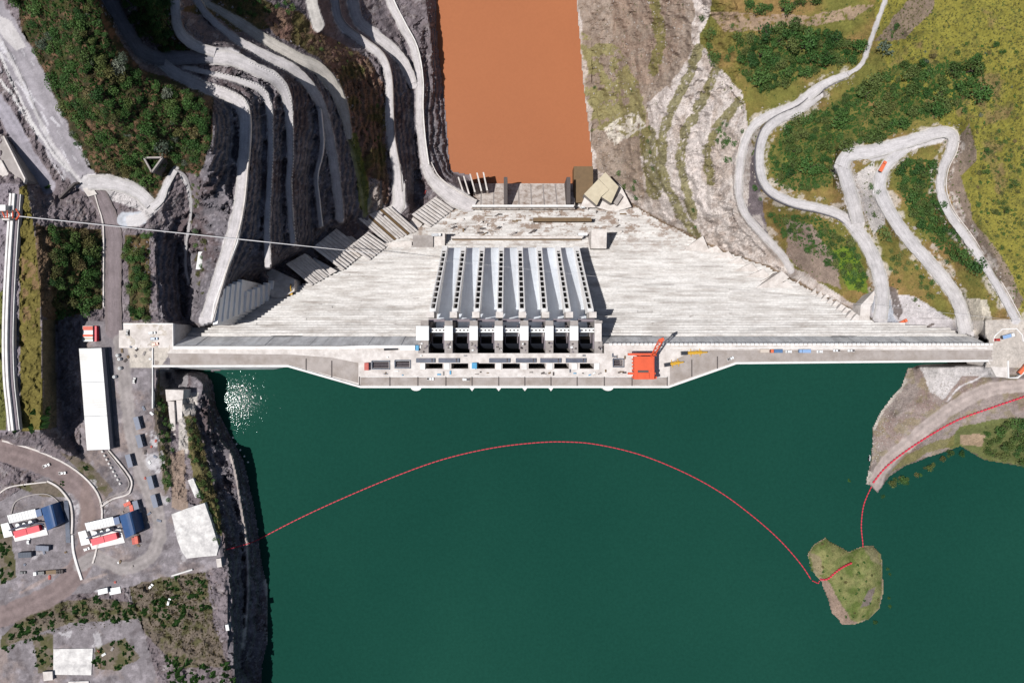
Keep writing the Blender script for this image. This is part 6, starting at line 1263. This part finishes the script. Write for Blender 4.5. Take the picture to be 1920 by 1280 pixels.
grove([(225, -10), (318, -10), (322, 60), (355, 92), (310, 98), (262, 60)], 40, 10, 22, dict(dark=5, mid=2), 'in the hollow beside the upper left road', 0.5)
grove([(425, -10), (560, -10), (570, 20), (500, 30), (440, 30)], 26, 8, 16, dict(dark=4, mid=2, olive=2), 'at the top edge above the benches', 0.5)
grove([(480, 30), (590, 60), (690, 110), (722, 160), (722, 250), (728, 380), (704, 395), (672, 280), (655, 200), (600, 100)], 80, 6, 12, dict(russet=6, olive=3, dark=1), 'on the russet slope beside the lower bench', 0.55)
grove([(365, 430), (392, 440), (384, 560), (370, 545)], 12, 7, 13, dict(dark=2, olive=2), 'around the small white shed')
grove([(360, 330), (374, 340), (366, 430), (352, 430)], 8, 7, 12, dict(mid=2, olive=2), 'along the thin white track')
grove([(346, 780), (366, 780), (402, 900), (420, 1015), (404, 1015), (362, 890)], 50, 7, 14, dict(dark=3, mid=3, olive=3), 'on the green strip above the left reservoir cliff', 0.5)
grove([(294, 720), (318, 740), (326, 850), (322, 945), (308, 940), (298, 850)], 34, 7, 13, dict(dark=4, olive=2), 'on the bank right of the cabin row', 0.5)
grove([(60, 1150), (170, 1120), (262, 1135), (268, 1165), (170, 1162), (80, 1190), (0, 1225), (0, 1205)], 44, 7, 14, dict(dark=1, mid=4, olive=3), 'along the bank below the haul road', 0.55)
grove([(248, 1105), (300, 1090), (380, 1072), (395, 1150), (350, 1185), (285, 1180)], 46, 7, 14, dict(mid=5, dark=1, olive=3), 'in the scrub patch left of the cliff top', 0.55)
grove([(310, 1225), (380, 1230), (440, 1240), (440, 1290), (320, 1290)], 26, 8, 16, dict(dark=4, olive=2), 'at the bottom end of the left cliff', 0.55)
grove([(182, 1210), (240, 1198), (258, 1235), (210, 1262), (180, 1255)], 16, 7, 13, dict(mid=2, olive=3), 'on the plot beside the lowest slab', 0.6)
grove([(60, 1195), (98, 1195), (98, 1258), (70, 1258)], 10, 6, 11, dict(mid=2, olive=3), 'left of the lowest white slab', 0.6)
grove([(0, 985), (14, 1010), (22, 1080), (0, 1095)], 10, 8, 14, dict(dark=3, mid=1), 'at the left edge below the plant', 0.5)
for x, y, d in ((28, 805, 10), (60, 800, 16), (80, 790, 18), (88, 770, 14), (65, 770, 12), (252, 590, 15), (160, 878, 9), (118, 905, 8), (90, 350, 8)): tree(x, y, d, 'dark', 'in the lower left yard')
# what nobody could count: low scrub and grass tufts
def scrub(name, pts, mats, label):
    Vs, Fs = [], []; base = [np.array([[.5, 0, 0], [-.25, .43, 0], [-.25, -.43, 0], [0, 0, .7]]), np.array([[.4, .3, .05], [-.4, .35, 0], [.05, -.5, 0], [.1, .05, .6]])]
    tri = np.array([[0, 1, 3], [1, 2, 3], [2, 0, 3]])
    for k, (px, py, z, h) in enumerate(pts):
        for q in range(3):
            a = rng.uniform(0, 6.28); R_ = np.array([[math.cos(a), -math.sin(a), 0], [math.sin(a), math.cos(a), 0], [0, 0, 1]]); o = np.array([rng.uniform(-.4, .4) * h, rng.uniform(-.4, .4) * h, 0])
            Vs.append(base[q % 2] @ R_.T * h * rng.uniform(.5, .9) + o + np.array(W(px, py, z - .1))); Fs.append(tri + 4 * (len(Vs) - 1))
    me = grid_mesh(name, np.concatenate(Vs), np.concatenate(Fs)); me.materials.append(mats); o = bpy.data.objects.new(name, me); COL.objects.link(o); return tag(o, label, kind='stuff')
def field(poly, n, h0, h1):
    xs = [p[0] for p in poly]; ys = [p[1] for p in poly]; out = []
    while len(out) < n:
        x, y = rng.uniform(min(xs), max(xs)), rng.uniform(min(ys), max(ys))
        if inpoly(x, y, poly) and not on_road(x, y): out.append((x, y, zat(x, y), rng.uniform(h0, h1)))
    return out
RB = [(1400, 30), (1330, 130), (1400, 230), (1440, 430), (1500, 510), (1640, 590), (1800, 560), (1925, 590), (1925, -20), (1500, -20)]
scrub('grass_tufts', field([(1660, -20), (1650, 80), (1760, 200), (1830, 280), (1810, 380), (1925, 590), (1960, 590), (1960, -20)], 5200, .5, 1.6) , L_OLIVE, 'dry olive grass tufts on the upper right hillside')
scrub('scrub_undergrowth', field(RB, 1800, .7, 2.2) + field([(1120, 0), (1290, 0), (1240, 200), (1200, 380), (1120, 300)], 420, .5, 1.5), L_MID, 'low green undergrowth over the right bank')
LHP = [(20, -10), (180, -10), (196, 60), (240, 125), (330, 165), (392, 190), (396, 260), (370, 330), (318, 300), (290, 360), (190, 320), (110, 180)]
scrub('scrub_foliage', field(LHP, 1500, .8, 2.6) + field([(95, 430), (188, 432), (190, 580), (105, 600)], 250, .8, 2.2) + field([(240, 1100), (390, 1070), (430, 1270), (280, 1180)], 1100, .5, 1.8) + field([(60, 1140), (170, 1120), (262, 1135), (268, 1165), (80, 1190), (0, 1225)], 500, .4, 1.4) + field([(345, 780), (366, 780), (420, 1000), (400, 1000)], 260, .6, 1.8) + field([(40, 360), (75, 540), (78, 800), (40, 800)], 160, .3, .8) + field(ISLE, 600, .3, 1.0), L_OLIVE, 'mixed olive scrub over the left slopes and island')
scrub('dry_undergrowth', field([(470, 5), (600, 60), (720, 160), (728, 380), (700, 395), (655, 200)], 800, .6, 1.8) + field(LHP, 350, .6, 1.8) + field([(66, 420), (100, 430), (108, 600), (80, 590)], 250, .5, 1.6), L_BROWN, 'dry russet undergrowth on the left slopes')
GR = [[(1378, 75), (1420, 60), (1480, 42), (1560, 70), (1622, 85), (1606, 108), (1545, 128), (1490, 150), (1430, 178), (1390, 140)], [(1560, 195), (1600, 165), (1680, 120), (1830, 115), (1840, 180), (1800, 205), (1720, 225), (1650, 268), (1590, 285), (1555, 345), (1500, 362), (1452, 345), (1440, 290), (1470, 235)], [(1690, 300), (1750, 300), (1757, 360), (1800, 440), (1836, 505), (1790, 490), (1720, 425), (1682, 350)], [(1440, 398), (1540, 408), (1600, 462), (1630, 520), (1610, 548), (1560, 500), (1470, 440)]]
scrub('woodland_undergrowth', sum([field(p, n_, 1.2, 3.6) for p, n_ in zip(GR, (900, 1700, 500, 400))], []) + field(LHP, 1800, 1.0, 3.2) + field([(95, 430), (188, 432), (190, 580), (105, 600)], 400, 1.0, 3.0) + field([(225, -10), (318, -10), (322, 60), (310, 98), (262, 60)], 300, 1, 3), L_DARK, 'dark undergrowth joining the crowns of the woods')
if LEFTOVER: scrub('leafy_undergrowth', [(a, b_, c_, d * .8) for a, b_, c_, d, _ in LEFTOVER for _ in range(2)], L_DARK, 'small dark bushes filling the left woods')
def rubble(name, pts, m_, label):
    base = np.array([[1, 0, 0], [0, 1, 0], [-1, 0, 0], [0, -1, 0], [0, 0, .8], [0, 0, -.6]]); tri = np.array([[0, 1, 4], [1, 2, 4], [2, 3, 4], [3, 0, 4], [1, 0, 5], [2, 1, 5], [3, 2, 5], [0, 3, 5]]); Vs, Fs = [], []
    for k, (px, py, z, h) in enumerate(pts): Vs.append(base * nr.uniform(.55, 1.3, (6, 1)) * h * .5 + nr.normal(0, .1 * h, (6, 3)) + np.array(W(px, py, z + .05 * h))); Fs.append(tri + 6 * k)
    me = grid_mesh(name, np.concatenate(Vs), np.concatenate(Fs)); me.materials.append(m_); o = bpy.data.objects.new(name, me); COL.objects.link(o); return tag(o, label, kind='stuff')
M_RUB = mat('rubble_grey', C(150, 142, 144), 0.95, 0.3, 0.6); M_RUBW = mat('rubble_pale', C(184, 174, 166), 0.95, 0.25, 0.6)
def near(key, n, d0, d1, h0, h1):
    P = smooth_line(ROADS[key][0], 4); out = []
    while len(out) < n:
        a = rng.choice(P); x, y = a[0] + rng.uniform(-d1, d1), a[1] + rng.uniform(-d1, d1)
        if not on_road(x, y) and -30 < x < 1950 and -30 < y < 1300: out.append((x, y, zat(x, y), h0 + (h1 - h0) * rng.random() ** 2.5))
    return out
rubble('rock_rubble', sum([near(k, 150, 0, 16, .5, 2.6) for k in ('b1', 'b2', 'b3', 'b4', 'b4b', 't3', 'b6', 'b7', 'b7i', 't1', 'l2')], []) + field([(395, 700), (420, 700), (500, 1000), (505, 1250), (440, 1250), (420, 1000)], 700, .5, 2.6) + field([(800, 0), (818, 0), (842, 300), (806, 300)], 300, .6, 2.5) + field([(230, 420), (290, 430), (380, 470), (370, 590), (300, 600)], 260, .4, 2.0), M_RUB, 'grey broken rock lying over the left cuts and cliff')
rubble('pale_rubble', sum([near(k, 170, 0, 18, .5, 2.4) for k in ('r1', 'r2', 'r3', 'r4', 'r3a')], []) + field([(1110, 0), (1300, 0), (1250, 200), (1330, 230), (1390, 420), (1290, 440), (1180, 370), (1115, 310)], 650, .5, 2.4) + field([(1640, 780), (1700, 720), (1860, 690), (1800, 780), (1640, 900)], 420, .3, 1.2) + field([(1628, 790), (1660, 760), (1700, 700), (1640, 900), (1660, 915), (1622, 908)], 160, .5, 1.8) + field([(60, 860), (300, 850), (330, 950), (300, 1080), (60, 1100)], 220, .25, .9), M_RUBW, 'pale broken rock scattered over right cuts and yards')
print('TREES', count, len(LEFTOVER))
